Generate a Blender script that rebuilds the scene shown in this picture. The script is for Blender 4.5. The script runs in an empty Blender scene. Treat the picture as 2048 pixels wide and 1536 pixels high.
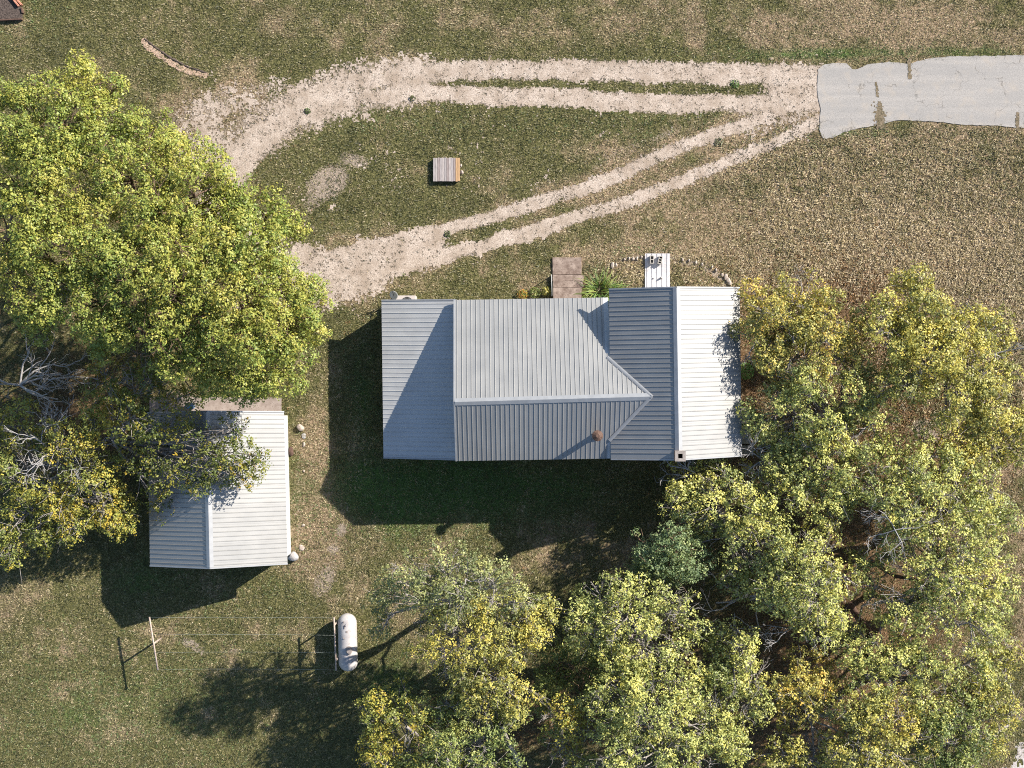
import bpy, bmesh, math, random
import numpy as np
from mathutils import Vector, Matrix

# ------------------------------------------------------------------ camera, sky, sun, exposure
H, S = 70.0, 38.7                       # drone height (m); ground scale of the photograph (px per metre)
sc = bpy.context.scene
COL = sc.collection
cam_d = bpy.data.cameras.new('camera')
cam = bpy.data.objects.new('camera', cam_d)
COL.objects.link(cam)
cam.location = (0, 0, H)
cam.rotation_euler = (0, 0, 0)
cam_d.sensor_width = 36.0
cam_d.lens = S * H / 2048 * 36
cam_d.clip_start, cam_d.clip_end = 1.0, 2000.0
sc.camera = cam

SUN_EL = math.radians(32.0)
SUN_AZ = math.atan2(0.835, 0.55)        # clockwise from +Y
world = bpy.data.worlds.new('World')
sc.world = world
world.use_nodes = True
wn = world.node_tree
wn.nodes.clear()
sky = wn.nodes.new('ShaderNodeTexSky')
sky.sky_type = 'NISHITA'
sky.sun_disc = False
sky.sun_elevation = SUN_EL
sky.sun_rotation = SUN_AZ
sky.air_density, sky.dust_density, sky.ozone_density = 1.0, 0.4, 1.6
bg = wn.nodes.new('ShaderNodeBackground')
bg.inputs['Strength'].default_value = 0.090
wo = wn.nodes.new('ShaderNodeOutputWorld')
wn.links.new(sky.outputs[0], bg.inputs[0])
wn.links.new(bg.outputs[0], wo.inputs[0])

sun_d = bpy.data.lights.new('sun', 'SUN')
sun_d.energy = 5.0
sun_d.angle = math.radians(0.5)
sun_d.color = (1.0, 0.935, 0.83)
sun = bpy.data.objects.new('sun', sun_d)
COL.objects.link(sun)
sdir = Vector((math.sin(SUN_AZ) * math.cos(SUN_EL), math.cos(SUN_AZ) * math.cos(SUN_EL), math.sin(SUN_EL)))
sun.rotation_euler = sdir.to_track_quat('Z', 'Y').to_euler()
sun.location = sdir * 90

sc.view_settings.view_transform = 'Standard'
sc.view_settings.look = 'None'
sc.view_settings.exposure = 1.45
sc.view_settings.gamma = 1.0
sc.view_settings.use_curve_mapping = False
sc.render.engine = 'CYCLES'
sc.cycles.use_denoising = False
sc.cycles.filter_width = 1.05
sc.cycles.max_bounces = 6
sc.cycles.diffuse_bounces = 3
sc.cycles.glossy_bounces = 2
sc.cycles.transmission_bounces = 3
sc.cycles.sample_clamp_indirect = 4.0
sc.cycles.use_adaptive_sampling = False

RNG = np.random.default_rng(11)


# ------------------------------------------------------------------ helpers
def P(px, py, h=0.0):
    """point of the place that the photograph shows at (px, py), h metres above the ground"""
    k = (H - h) / (H * S)
    return Vector(((px - 1024) * k, (768 - py) * k, h))


def tag(o, label=None, cat=None, group=None, kind=None):
    if label: o['label'] = label
    if cat: o['category'] = cat
    if group: o['group'] = group
    if kind: o['kind'] = kind
    return o


def empty(name, loc, label, cat, group=None, rz=0.0):
    o = bpy.data.objects.new(name, None)
    COL.objects.link(o)
    o.location = loc
    o.rotation_euler = (0, 0, rz)
    o.empty_display_size = 0.2
    return tag(o, label, cat, group)


def link(name, me, mat=None, parent=None, loc=None):
    o = bpy.data.objects.new(name, me)
    COL.objects.link(o)
    if mat is not None and len(me.materials) == 0:
        me.materials.append(mat)
    if parent is not None:
        o.parent = parent
        if loc is None:
            o.matrix_parent_inverse = parent_world_inv(parent)
    if loc is not None:
        o.location = loc
    return o


def parent_world_inv(p):
    m = Matrix.Identity(4)
    chain = []
    while p is not None:
        chain.append(p)
        p = p.parent
    for q in reversed(chain):
        m = m @ q.matrix_parent_inverse @ Matrix.LocRotScale(q.location, q.rotation_euler, q.scale)
    return m.inverted()


def from_bm(name, bm, mat, parent=None, loc=None, smooth=False):
    bmesh.ops.recalc_face_normals(bm, faces=bm.faces)
    me = bpy.data.meshes.new(name)
    bm.to_mesh(me)
    bm.free()
    if smooth:
        for p in me.polygons: p.use_smooth = True
    return link(name, me, mat, parent, loc)


def np_mesh(name, V, F, mat, parent=None, cols=None, attr=None, smooth=False, loc=None):
    """V (n,3), F (m,k) -> one mesh; cols (n,4) colour attribute 'col'"""
    V = np.ascontiguousarray(V, np.float32)
    F = np.ascontiguousarray(F, np.int32)
    me = bpy.data.meshes.new(name)
    me.vertices.add(len(V))
    me.vertices.foreach_set('co', V.ravel())
    k = F.shape[1]
    me.loops.add(F.size)
    me.loops.foreach_set('vertex_index', F.ravel())
    me.polygons.add(len(F))
    me.polygons.foreach_set('loop_start', np.arange(0, F.size, k, dtype=np.int32))
    me.polygons.foreach_set('loop_total', np.full(len(F), k, np.int32))
    if smooth:
        me.polygons.foreach_set('use_smooth', np.ones(len(F), bool))
    if cols is not None:
        a = me.attributes.new('col', 'FLOAT_COLOR', 'POINT')
        a.data.foreach_set('color', np.ascontiguousarray(cols, np.float32).ravel())
    for nm, arr in (attr or {}).items():
        a = me.attributes.new(nm, 'FLOAT', 'POINT')
        a.data.foreach_set('value', np.ascontiguousarray(arr, np.float32))
    me.update(calc_edges=True)
    return link(name, me, mat, parent, loc)


def add_box(bm, c, size, rot=None):
    m = Matrix.Translation(Vector(c))
    if rot is not None: m = m @ rot
    m = m @ Matrix.Diagonal((size[0], size[1], size[2], 1))
    return bmesh.ops.create_cube(bm, size=1.0, matrix=m)['verts']


def box_obj(name, c, size, mat, parent=None, rot=None, bevel=0.0):
    bm = bmesh.new()
    add_box(bm, c, size, rot)
    if bevel:
        bmesh.ops.bevel(bm, geom=bm.edges[:], offset=bevel, segments=1, affect='EDGES')
    return from_bm(name, bm, mat, parent)


def tube_arrays(tubes, sides=5):
    """tubes: list of (points (n,3), radii (n,)) -> V, F"""
    VV, FF, off = [], [], 0
    ang = np.arange(sides) * 2 * np.pi / sides
    ca, sa = np.cos(ang), np.sin(ang)
    for pts, rad in tubes:
        pts = np.asarray(pts, float)
        n = len(pts)
        d = np.gradient(pts, axis=0)
        d /= np.linalg.norm(d, axis=1, keepdims=True) + 1e-9
        ref = np.array((0.31, 0.21, 0.93)) if abs(d[0][2]) < 0.85 else np.array((1.0, 0.1, 0.0))
        u = np.cross(d, ref)
        u /= np.linalg.norm(u, axis=1, keepdims=True) + 1e-9
        w = np.cross(d, u)
        r = np.asarray(rad, float)[:, None, None]
        ring = pts[:, None, :] + r * (u[:, None, :] * ca[None, :, None] + w[:, None, :] * sa[None, :, None])
        VV.append(ring.reshape(-1, 3))
        i = np.arange(n - 1)[:, None] * sides
        j = np.arange(sides)[None, :]
        j2 = (j + 1) % sides
        FF.append((np.stack([i + j, i + j2, i + sides + j2, i + sides + j], -1) + off).reshape(-1, 4))
        off += n * sides
    return np.concatenate(VV), np.concatenate(FF)


def add_tube(bm, pts, r, sides=8, cap=True):
    V, F = tube_arrays([(np.array([tuple(p) for p in pts], float), np.full(len(pts), r) if np.isscalar(r) else np.array(r))], sides)
    vs = [bm.verts.new(tuple(v)) for v in V]
    for f in F:
        bm.faces.new([vs[i] for i in f])
    if cap:
        bm.faces.new(vs[:sides])
        bm.faces.new(vs[-sides:])


def tube_obj(name, pts, r, mat, parent=None, sides=8):
    bm = bmesh.new()
    add_tube(bm, pts, r, sides)
    return from_bm(name, bm, mat, parent, smooth=True)


def vnoise(x, y, seed=0):
    xi, yi = np.floor(x).astype(np.int64), np.floor(y).astype(np.int64)
    xf, yf = x - xi, y - yi
    u, v = xf * xf * (3 - 2 * xf), yf * yf * (3 - 2 * yf)

    def h(a, b):
        n = (a * 374761393 + b * 668265263 + seed * 1442695041) & 0xFFFFFFFF
        n = ((n ^ (n >> 13)) * 1274126177) & 0xFFFFFFFF
        return ((n ^ (n >> 16)) & 0xFFFF) / 65535.0
    return (h(xi, yi) * (1 - u) + h(xi + 1, yi) * u) * (1 - v) + (h(xi, yi + 1) * (1 - u) + h(xi + 1, yi + 1) * u) * v


def fbm(x, y, seed=0, oct=4):
    t, a, s = 0.0, 0.5, 0.0
    for k in range(oct):
        t = t + a * vnoise(x * 2 ** k, y * 2 ** k, seed + k * 17)
        s += a
        a *= 0.5
    return t / s


def sstep(a, b, x):
    t = np.clip((x - a) / (b - a), 0, 1)
    return t * t * (3 - 2 * t)


def poly_dist(gx, gy, pts):
    d = np.full(np.shape(gx), 1e9)
    for (x0, y0), (x1, y1) in zip(pts[:-1], pts[1:]):
        dx, dy = x1 - x0, y1 - y0
        t = np.clip(((gx - x0) * dx + (gy - y0) * dy) / (dx * dx + dy * dy), 0, 1)
        d = np.minimum(d, np.hypot(gx - x0 - t * dx, gy - y0 - t * dy))
    return d


def in_poly(gx, gy, pts):
    r = np.zeros(np.shape(gx), bool)
    n = len(pts)
    for i in range(n):
        (x0, y0), (x1, y1) = pts[i], pts[(i + 1) % n]
        c = ((y0 > gy) != (y1 > gy)) & (gx < (x1 - x0) * (gy - y0) / ((y1 - y0) or 1e-9) + x0)
        r ^= c
    return r


# ------------------------------------------------------------------ materials
class NT:
    def __init__(s, name):
        s.m = bpy.data.materials.new(name)
        s.m.use_nodes = True
        s.t = s.m.node_tree
        s.t.nodes.clear()
        s.out = s.n('ShaderNodeOutputMaterial')

    def n(s, typ, **kw):
        o = s.t.nodes.new(typ)
        for k, v in kw.items(): setattr(o, k, v)
        return o

    def l(s, a, b): s.t.links.new(a, b)

    def noise(s, scale, detail=3, rough=0.6, vec=None, dim='3D'):
        o = s.n('ShaderNodeTexNoise')
        o.inputs['Scale'].default_value = scale
        o.inputs['Detail'].default_value = detail
        o.inputs['Roughness'].default_value = rough
        if vec is not None: s.l(vec, o.inputs['Vector'])
        return o.outputs[0]

    def ramp(s, fac, stops):
        o = s.n('ShaderNodeValToRGB')
        e = o.color_ramp.elements
        while len(e) < len(stops): e.new(0.5)
        for q, (p, c) in zip(e, stops):
            q.position = p
            q.color = (c[0], c[1], c[2], 1) if not np.isscalar(c) else (c, c, c, 1)
        s.l(fac, o.inputs[0])
        return o.outputs[0]

    def mix(s, f, a, b, typ='MIX'):
        o = s.n('ShaderNodeMix', data_type='RGBA', blend_type=typ)
        for sock, v in ((o.inputs[0], f), (o.inputs[6], a), (o.inputs[7], b)):
            if hasattr(v, 'is_output'): s.l(v, sock)
            elif np.isscalar(v): sock.default_value = v
            else: sock.default_value = (v[0], v[1], v[2], 1)
        return o.outputs[2]

    def math(s, op, a, b=0.0, clamp=False):
        o = s.n('ShaderNodeMath', operation=op, use_clamp=clamp)
        for sock, v in ((o.inputs[0], a), (o.inputs[1], b)):
            if hasattr(v, 'is_output'): s.l(v, sock)
            else: sock.default_value = v
        return o.outputs[0]

    def attr(s, name, col=False):
        o = s.n('ShaderNodeAttribute', attribute_name=name)
        return o.outputs['Color' if col else 'Fac']

    def coords(s, which='Object'):
        return s.n('ShaderNodeTexCoord').outputs[which]

    def bsdf(s, col, rough=0.8, metal=0.0, spec=0.3, bump=None, dist=0.02, strength=0.6):
        b = s.n('ShaderNodeBsdfPrincipled')
        if hasattr(col, 'is_output'): s.l(col, b.inputs['Base Color'])
        else: b.inputs['Base Color'].default_value = (col[0], col[1], col[2], 1)
        if hasattr(rough, 'is_output'): s.l(rough, b.inputs['Roughness'])
        else: b.inputs['Roughness'].default_value = rough
        b.inputs['Metallic'].default_value = metal
        b.inputs['Specular IOR Level'].default_value = spec
        if bump is not None:
            k = s.n('ShaderNodeBump')
            k.inputs['Strength'].default_value = strength
            k.inputs['Distance'].default_value = dist
            s.l(bump, k.inputs['Height'])
            s.l(k.outputs[0], b.inputs['Normal'])
        s.l(b.outputs[0], s.out.inputs[0])
        return b


def mat_noise(name, c1, c2, scale=6, rough=0.85, metal=0.0, spec=0.25, c3=None, bump=0.0, detail=4, lo=0.35, hi=0.65, coord='Object'):
    t = NT(name)
    vec = t.coords(coord)
    f = t.noise(scale, detail, 0.62, vec)
    col = t.ramp(f, [(lo, c1), (hi, c2)])
    if c3 is not None:
        g = t.noise(scale * 4.3, 3, 0.6, vec)
        m = t.ramp(g, [(0.56, 0.0), (0.7, 1.0)])
        col = t.mix(m, col, c3)
    t.bsdf(col, rough, metal, spec, f if bump else None, bump, 0.7)
    return t.m


def mat_roof(name='galvanised roof sheet', k=1.08):
    t = NT(name)
    v = t.coords('Object')
    f = t.noise(0.9, 4, 0.55, v)
    g = t.noise(14, 3, 0.6, v)
    col = t.ramp(f, [(0.3, (0.216 * k, 0.213 * k, 0.206 * k)), (0.7, (0.242 * k, 0.238 * k, 0.230 * k))])
    col = t.mix(t.ramp(g, [(0.35, 0.0), (0.75, 0.30)]), col, (0.198 * k, 0.197 * k, 0.195 * k))
    oi = t.n('ShaderNodeObjectInfo')
    w = t.noise(2.2, 4, 0.6, t.coords('Generated'))
    col = t.mix(t.math('MULTIPLY', oi.outputs['Random'], 0.14), col, (0.14 * k, 0.14 * k, 0.142 * k))
    col = t.mix(t.ramp(w, [(0.5, 0.0), (0.8, 0.22)]), col, (0.17 * k, 0.16 * k, 0.145 * k))
    t.bsdf(col, t.ramp(f, [(0.3, 0.47), (0.7, 0.54)]), 0.58, 0.5)
    return t.m


def mat_leaf(name, transl=0.32):
    t = NT(name)
    c = t.attr('col', True)
    d = t.n('ShaderNodeBsdfPrincipled')
    d.inputs['Roughness'].default_value = 0.5
    d.inputs['Specular IOR Level'].default_value = 0.35
    t.l(c, d.inputs['Base Color'])
    tr = t.n('ShaderNodeBsdfTranslucent')
    c2 = t.mix(1.0, c, (1.25, 1.2, 0.55), 'MULTIPLY')
    t.l(c2, tr.inputs[0])
    mx = t.n('ShaderNodeMixShader')
    mx.inputs[0].default_value = transl
    t.l(d.outputs[0], mx.inputs[1])
    t.l(tr.outputs[0], mx.inputs[2])
    t.l(mx.outputs[0], t.out.inputs[0])
    return t.m


def mat_ground():
    t = NT('lawn ground')
    v = t.coords('Object')
    f1 = t.noise(9.0, 4, 0.75, v)          # tufts, about a hand across
    f2 = t.noise(2.3, 4, 0.6, v)
    f3 = t.noise(0.45, 3, 0.55, v)
    f4 = t.noise(24, 2, 0.6, v)
    green = t.ramp(f1, [(0.30, (0.021, 0.023, 0.009)), (0.50, (0.079, 0.078, 0.029)), (0.68, (0.217, 0.189, 0.090))])
    dry = t.ramp(f1, [(0.30, (0.046, 0.033, 0.019)), (0.50, (0.186, 0.135, 0.083)), (0.70, (0.465, 0.352, 0.247))])
    lush_shade = t.ramp(f1, [(0.30, (0.014, 0.031, 0.009)), (0.55, (0.064, 0.111, 0.027)), (0.75, (0.155, 0.207, 0.066))])  # lush grass, also the green tint painted where house shade falls
    soil = t.ramp(t.noise(13.0, 4, 0.7, v), [(0.30, (0.13, 0.10, 0.07)), (0.50, (0.25, 0.20, 0.155)), (0.70, (0.40, 0.33, 0.27))])
    soil_ = t.ramp(f4, [(0.30, (0.210, 0.157, 0.112)), (0.70, (0.420, 0.324, 0.246))])
    litter = t.ramp(f1, [(0.30, (0.033, 0.021, 0.012)), (0.55, (0.143, 0.090, 0.050)), (0.75, (0.330, 0.230, 0.144))])

    def soft(att, f, w):
        a = t.attr(att)
        x = t.math('ADD', a, t.math('MULTIPLY', t.math('SUBTRACT', f, 0.5), w))
        return t.ramp(x, [(0.30, 0.0), (0.72, 1.0)])
    col = t.mix(soft('dry', f2, 1.1), green, dry)
    col = t.mix(soft('lush_shade', f2, 0.9), col, lush_shade)
    col = t.mix(soft('litter', f2, 0.8), col, litter)
    x = t.math('ADD', t.attr('soil'), t.math('MULTIPLY', t.math('SUBTRACT', f1, 0.5), 1.5))
    col = t.mix(t.ramp(x, [(0.42, 0.0), (0.60, 1.0)]), col, soil)
    col = t.mix(t.ramp(f3, [(0.35, 0.25), (0.6, 0.0)]), col, (0.03, 0.03, 0.014))
    t.bsdf(col, 0.95, 0, 0.1, t.math('ADD', f1, t.math('MULTIPLY', f4, 0.4)), 0.10, 0.9)
    return t.m


def mat_gravel(name, a, b, dark):
    t = NT(name)
    v = t.coords('Object')
    f = t.noise(16, 4, 0.7, v)
    g = t.noise(1.1, 4, 0.6, v)
    h = t.noise(38, 2, 0.6, v)
    col = t.ramp(f, [(0.30, tuple(0.62 * x for x in a)), (0.48, a), (0.68, b)])
    col = t.mix(t.ramp(g, [(0.38, 0.0), (0.66, 0.7)]), col, (0.62 * a[0], 0.58 * a[1], 0.52 * a[2]))
    col = t.mix(t.ramp(h, [(0.66, 0.0), (0.74, 0.7)]), col, dark)
    t.bsdf(col, 0.95, 0, 0.1, f, 0.03, 0.8)
    return t.m


def mat_pave():
    t = NT('weathered asphalt')
    v = t.coords('Object')
    mp = t.n('ShaderNodeMapping')
    mp.inputs['Scale'].default_value = (0.10, 1.3, 1)
    t.l(v, mp.inputs[0])
    st = t.noise(1.6, 4, 0.6, mp.outputs[0])
    f, g, h = t.noise(22, 3, 0.7, v), t.noise(1.4, 4, 0.6, v), t.noise(60, 2, 0.5, v)
    col = t.ramp(f, [(0.30, (0.185, 0.174, 0.161)), (0.5, (0.254, 0.236, 0.220)), (0.7, (0.315, 0.294, 0.273))])
    col = t.mix(t.ramp(st, [(0.42, 0.45), (0.62, 0.0)]), col, (0.189, 0.182, 0.176))
    col = t.mix(t.ramp(g, [(0.52, 0.0), (0.72, 0.45)]), col, (0.305, 0.259, 0.210))
    col = t.mix(t.ramp(h, [(0.64, 0.0), (0.72, 0.5)]), col, (0.111, 0.103, 0.092))
    vo = t.n('ShaderNodeTexVoronoi', feature='DISTANCE_TO_EDGE')
    vo.inputs['Scale'].default_value = 0.42
    wv = t.n('ShaderNodeVectorMath', operation='ADD')
    nz = t.n('ShaderNodeTexNoise')
    nz.inputs['Scale'].default_value = 2.0
    t.l(v, nz.inputs['Vector'])
    t.l(v, wv.inputs[0]); t.l(nz.outputs['Color'], wv.inputs[1])
    t.l(wv.outputs[0], vo.inputs['Vector'])
    ck = t.ramp(vo.outputs['Distance'], [(0.004, 0.55), (0.011, 0.0)])
    col = t.mix(t.math('MULTIPLY', ck, t.ramp(g, [(0.45, 0.0), (0.55, 1.0)])), col, (0.074, 0.067, 0.059))
    t.bsdf(col, 0.95, 0, 0.1, f, 0.012, 0.7)
    return t.m


M_GROUND = mat_ground()
M_GRAVEL = mat_gravel('pale gravel', (0.321, 0.261, 0.215), (0.455, 0.394, 0.336), (0.065, 0.055, 0.036))
M_GRAVEL2 = mat_gravel('white gravel', (0.36, 0.33, 0.315), (0.48, 0.45, 0.435), (0.10, 0.09, 0.085))
M_PAVE = mat_pave()
M_CONC = mat_noise('stained concrete', (0.180, 0.143, 0.124), (0.247, 0.206, 0.184), 3.5, 0.9, c3=(0.128, 0.098, 0.083), bump=0.01)
M_STEP = mat_noise('mossy brown concrete', (0.121, 0.086, 0.069), (0.247, 0.193, 0.161), 3.2, 0.92, c3=(0.069, 0.048, 0.037), bump=0.015)
M_SLAB = mat_noise('old grey slab', (0.14, 0.13, 0.10), (0.24, 0.22, 0.18), 5, 0.9, c3=(0.07, 0.07, 0.05), bump=0.01)
M_ROOF = mat_roof()
M_ROOF2 = mat_roof('older matt roof sheet', 1.88)
M_TRIM = mat_noise('grey trim metal', (0.225, 0.227, 0.23), (0.265, 0.267, 0.27), 3, 0.42, 0.4, 0.5)
M_SIDING = mat_noise('white siding', (0.385, 0.385, 0.364), (0.448, 0.441, 0.420), 2, 0.7)
M_DECK = mat_noise('roof edge', (0.34, 0.35, 0.36), (0.40, 0.41, 0.42), 3, 0.6)
M_RUST = mat_noise('rusted steel', (0.045, 0.024, 0.016), (0.105, 0.062, 0.046), 14, 0.85, 0.1, 0.3, c3=(0.16, 0.11, 0.085))
M_BLACK = mat_noise('near black', (0.008, 0.007, 0.006), (0.02, 0.018, 0.016), 9, 0.95)  # near-black for the flue block, fan disc and dish arm
M_BRICK = mat_noise('chimney brick', (0.20, 0.115, 0.085), (0.34, 0.23, 0.18), 9, 0.9, c3=(0.42, 0.34, 0.29))
M_CAPST = mat_noise('chimney cap mortar', (0.166, 0.144, 0.128), (0.232, 0.207, 0.191), 8, 0.9, c3=(0.131, 0.101, 0.087))
M_TANK = mat_noise('tank paint', (0.273, 0.251, 0.248), (0.347, 0.329, 0.322), 2.4, 0.45, 0.0, 0.5, c3=(0.229, 0.198, 0.180))
M_TANKD = mat_noise('tank dome paint', (0.167, 0.140, 0.127), (0.223, 0.192, 0.177), 7, 0.6)
M_PIPE = mat_noise('faded pipe paint', (0.247, 0.189, 0.156), (0.338, 0.280, 0.240), 8, 0.7, c3=(0.195, 0.124, 0.085))
M_WIRE = mat_noise('line wire', (0.250, 0.275, 0.250), (0.300, 0.320, 0.290), 4, 0.5)
M_BLOCK = mat_noise('concrete block', (0.234, 0.215, 0.195), (0.325, 0.305, 0.280), 14, 0.95, bump=0.004)
M_STONE = mat_noise('tan field stone', (0.252, 0.203, 0.168), (0.364, 0.308, 0.266), 5, 0.9, c3=(0.196, 0.154, 0.126), bump=0.02)
M_STONE2 = mat_noise('grey field stone', (0.224, 0.210, 0.203), (0.350, 0.336, 0.329), 4, 0.9, c3=(0.154, 0.140, 0.140), bump=0.03)
M_AC = mat_noise('beige cabinet', (0.280, 0.248, 0.231), (0.336, 0.301, 0.280), 4, 0.6)
M_DISH = mat_noise('dish grey', (0.280, 0.280, 0.266), (0.329, 0.329, 0.315), 4, 0.6)
M_SHEET = mat_noise('white sheet metal', (0.36, 0.345, 0.35), (0.42, 0.405, 0.41), 3, 0.5, 0.1, 0.4, c3=(0.30, 0.27, 0.265))
M_BARK = mat_noise('brown bark', (0.07, 0.045, 0.030), (0.19, 0.125, 0.085), 6, 0.95, bump=0.03)
M_TWIG = mat_noise('grey bark', (0.136, 0.116, 0.100), (0.272, 0.248, 0.228), 5, 0.95, bump=0.02)
M_DEAD = mat_noise('dead grey wood', (0.186, 0.174, 0.164), (0.310, 0.294, 0.282), 6, 0.95, bump=0.02)
M_LEAF = mat_leaf('tree leaves', 0.25)
M_GRASS = mat_leaf('grass blades', 0.22)
M_BLUE = mat_noise('blue plastic', (0.036, 0.102, 0.228), (0.060, 0.150, 0.300), 3, 0.4)
M_REDWOOD = mat_noise('faded red boards', (0.26, 0.09, 0.055), (0.40, 0.19, 0.13), 9, 0.85, c3=(0.45, 0.30, 0.22))
M_MULCH = mat_noise('dark mulch', (0.022, 0.016, 0.013), (0.085, 0.065, 0.055), 14, 0.98, c3=(0.16, 0.12, 0.10), bump=0.06)
M_SOIL = mat_noise('bare reddish soil', (0.22, 0.145, 0.10), (0.42, 0.31, 0.235), 14, 0.95, c3=(0.15, 0.09, 0.06), bump=0.02)


M_CRACK = mat_noise('earth in cracks', (0.055, 0.045, 0.026), (0.19, 0.145, 0.10), 12, 0.95, c3=(0.07, 0.075, 0.03))


def plank_mats():
    out = []
    for i, (a, b) in enumerate((((0.17, 0.15, 0.145), (0.29, 0.26, 0.255)), ((0.14, 0.115, 0.11), (0.25, 0.205, 0.195)),
                                ((0.20, 0.175, 0.165), (0.34, 0.30, 0.285)), ((0.24, 0.14, 0.07), (0.38, 0.25, 0.14)))):
        t = NT('weathered plank %s' % 'abcd'[i])
        v = t.coords('Object')
        mp = t.n('ShaderNodeMapping')
        mp.inputs['Scale'].default_value = (30, 3, 8)
        t.l(v, mp.inputs[0])
        f = t.noise(1.0, 4, 0.65, mp.outputs[0])
        t.bsdf(t.ramp(f, [(0.32, a), (0.68, b)]), 0.9, 0, 0.2, f, 0.006, 0.6)
        out.append(t.m)
    return out


M_PLANK = plank_mats()

# ------------------------------------------------------------------ fields of the ground (in ground pixels)
UP_RUT = [(1650, 152), (1500, 149), (1300, 143), (1100, 141), (900, 141), (800, 148), (700, 165), (620, 195), (560, 232), (500, 275), (455, 330)]
LO_RUT = [(1650, 205), (1500, 207), (1300, 206), (1100, 194), (900, 189), (800, 187), (700, 196), (620, 222), (560, 262), (500, 315), (470, 365)]
TURN = [(520, 265), (450, 300), (400, 300), (420, 360), (445, 420), (480, 480), (530, 530), (600, 545), (680, 545)]
WIDE = [(820, 165), (700, 178), (600, 215), (520, 262)]
DIA_UP = [(640, 520), (740, 494), (850, 468), (960, 440), (1060, 412), (1160, 380), (1240, 350), (1320, 312), (1400, 280), (1500, 245), (1600, 200), (1645, 175)]
DIA_LO = [(640, 575), (720, 560), (800, 536), (880, 514), (980, 485), (1080, 458), (1180, 424), (1280, 394), (1380, 355), (1480, 312), (1580, 270), (1645, 238)]
STROKES = [(UP_RUT, 22, 1.0), (LO_RUT, 20, 1.0), (WIDE, 62, 0.78), (TURN, 66, 0.62), ([(350, 250), (400, 225), (470, 200)], 50, 0.50), (DIA_UP, 15, 0.95), (DIA_LO, 15, 0.95),
           ([(600, 520), (680, 545), (790, 520), (860, 495)], 40, 0.85), ([(1560, 175), (1640, 190)], 40, 0.85), ([(1500, 250), (1610, 215)], 34, 0.55),
           ([(650, 610), (690, 580), (760, 560)], 26, 0.62), ([(400, 250), (470, 205), (560, 180)], 34, 0.55)]
PAVED = [(1636, 140), (1650, 128), (1692, 126), (1704, 138), (1716, 138), (1740, 128), (1778, 124), (1820, 127), (1850, 118), (1900, 113), (1980, 112), (2060, 110),
         (2300, 106), (2800, 100), (2800, 245), (2300, 252), (2060, 257), (1990, 252), (1930, 250), (1870, 243), (1800, 241), (1760, 248), (1720, 257), (1690, 264),
         (1665, 276), (1646, 277), (1639, 260), (1641, 220), (1634, 180)]
SOIL = [(420, 215, 70, 40, -0.4, 0.62), (420, 280, 60, 50, 0, 0.62), (360, 240, 40, 30, 0, 0.5), (1250, 300, 90, 16, -0.4, 0.45), (600, 440, 60, 40, .6, 0.35), (1380, 560, 70, 20, .2, .35), (655, 366, 54, 36, -0.6, 0.9), (560, 460, 40, 60, 0.4, 0.5), (625, 400, 24, 34, 0.3, 0.6), (708, 320, 42, 20, 0.3, 0.66), (683, 1060, 11, 15, 0, 1.0), (666, 1098, 13, 11, 0, 1.0),
        (650, 1160, 26, 52, 0.5, 0.62), (690, 1015, 16, 20, 0, 0.45), (380, 1287, 30, 12, 0.4, 0.72), (400, 1303, 24, 9, 0.3, 0.6), (470, 1302, 22, 9, 0, 0.52), (345, 1268, 14, 6, 0, .4),
        (600, 960, 14, 90, 0, 0.40), (598, 1040, 16, 60, 0, 0.45), (870, 990, 14, 10, 0, 0.4), (900, 985, 10, 8, 0, 0.45), (1860, 860, 55, 26, 0.2, 0.7), (1880, 880, 70, 40, 0, .4), (1800, 1130, 50, 26, 0.1, 0.45),
        (1330, 270, 60, 14, -0.4, 0.5), (1210, 325, 70, 10, -0.35, 0.4), (1240, 930, 40, 8, 0, 0.5), (1720, 585, 46, 22, 0.3, 0.45), (360, 795, 40, 18, 0, 0.8), (1420, 545, 40, 9, 0.5, 0.5),
        (240, 1150, 16, 9, 0, .3), (430, 75, 26, 10, .4, .4), (1900, 1050, 60, 50, 0, .4), (1560, 640, 120, 60, 0, .35), (740, 1250, 30, 30, 0, .3)]
# name of field -> list of soft ellipses (cx, cy, rx, ry, value)
DRY = [(1850, 560, 420, 330, 0.95), (1960, 420, 230, 260, 0.55), (1650, 440, 260, 150, 0.60), (1480, 470, 160, 110, 0.35), (1250, 50, 520, 70, 0.50), (1800, 50, 420, 60, 0.60), (620, 60, 160, 60, 0.3), (1300, 520, 230, 60, 0.55), (1000, 560, 200, 50, 0.45),
       (900, 350, 110, 50, 0.35), (1250, 320, 190, 70, 0.42), (700, 590, 120, 40, 0.4), (430, 210, 160, 50, 0.45), (620, 950, 60, 240, 0.6), (680, 1100, 110, 160, 0.45),
       (820, 1110, 220, 90, 0.38), (1150, 1110, 160, 70, 0.5), (400, 1280, 190, 70, 0.35), (1940, 1200, 200, 420, 0.5), (800, 1260, 90, 120, 0.4), (120, 1380, 200, 150, .25), (1540, 260, 140, 60, .3), (350, 120, 160, 70, .25)]
LUSH_SHADE = [(850, 965, 300, 60, 0.6), (725, 800, 45, 150, 0.5), (300, 1160, 90, 45, .45), (1800, 104, 320, 14, 0.6), (1600, 112, 140, 12, 0.35), (1700, 262, 120, 14, 0.4), (1240, 245, 230, 30, 0.25), (750, 245, 200, 30, 0.25), (250, 1420, 330, 130, 0.42), (900, 1040, 320, 60, 0.3), (500, 1150, 120, 80, 0.25),  # lush grass; some ellipses paint the green tint of building shadows into it
        (950, 980, 330, 70, 0.35), (1100, 1400, 260, 90, 0.5), (780, 1370, 90, 60, .4), (1280, 497, 60, 10, .4), (40, 20, 80, 50, .3)]
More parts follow.
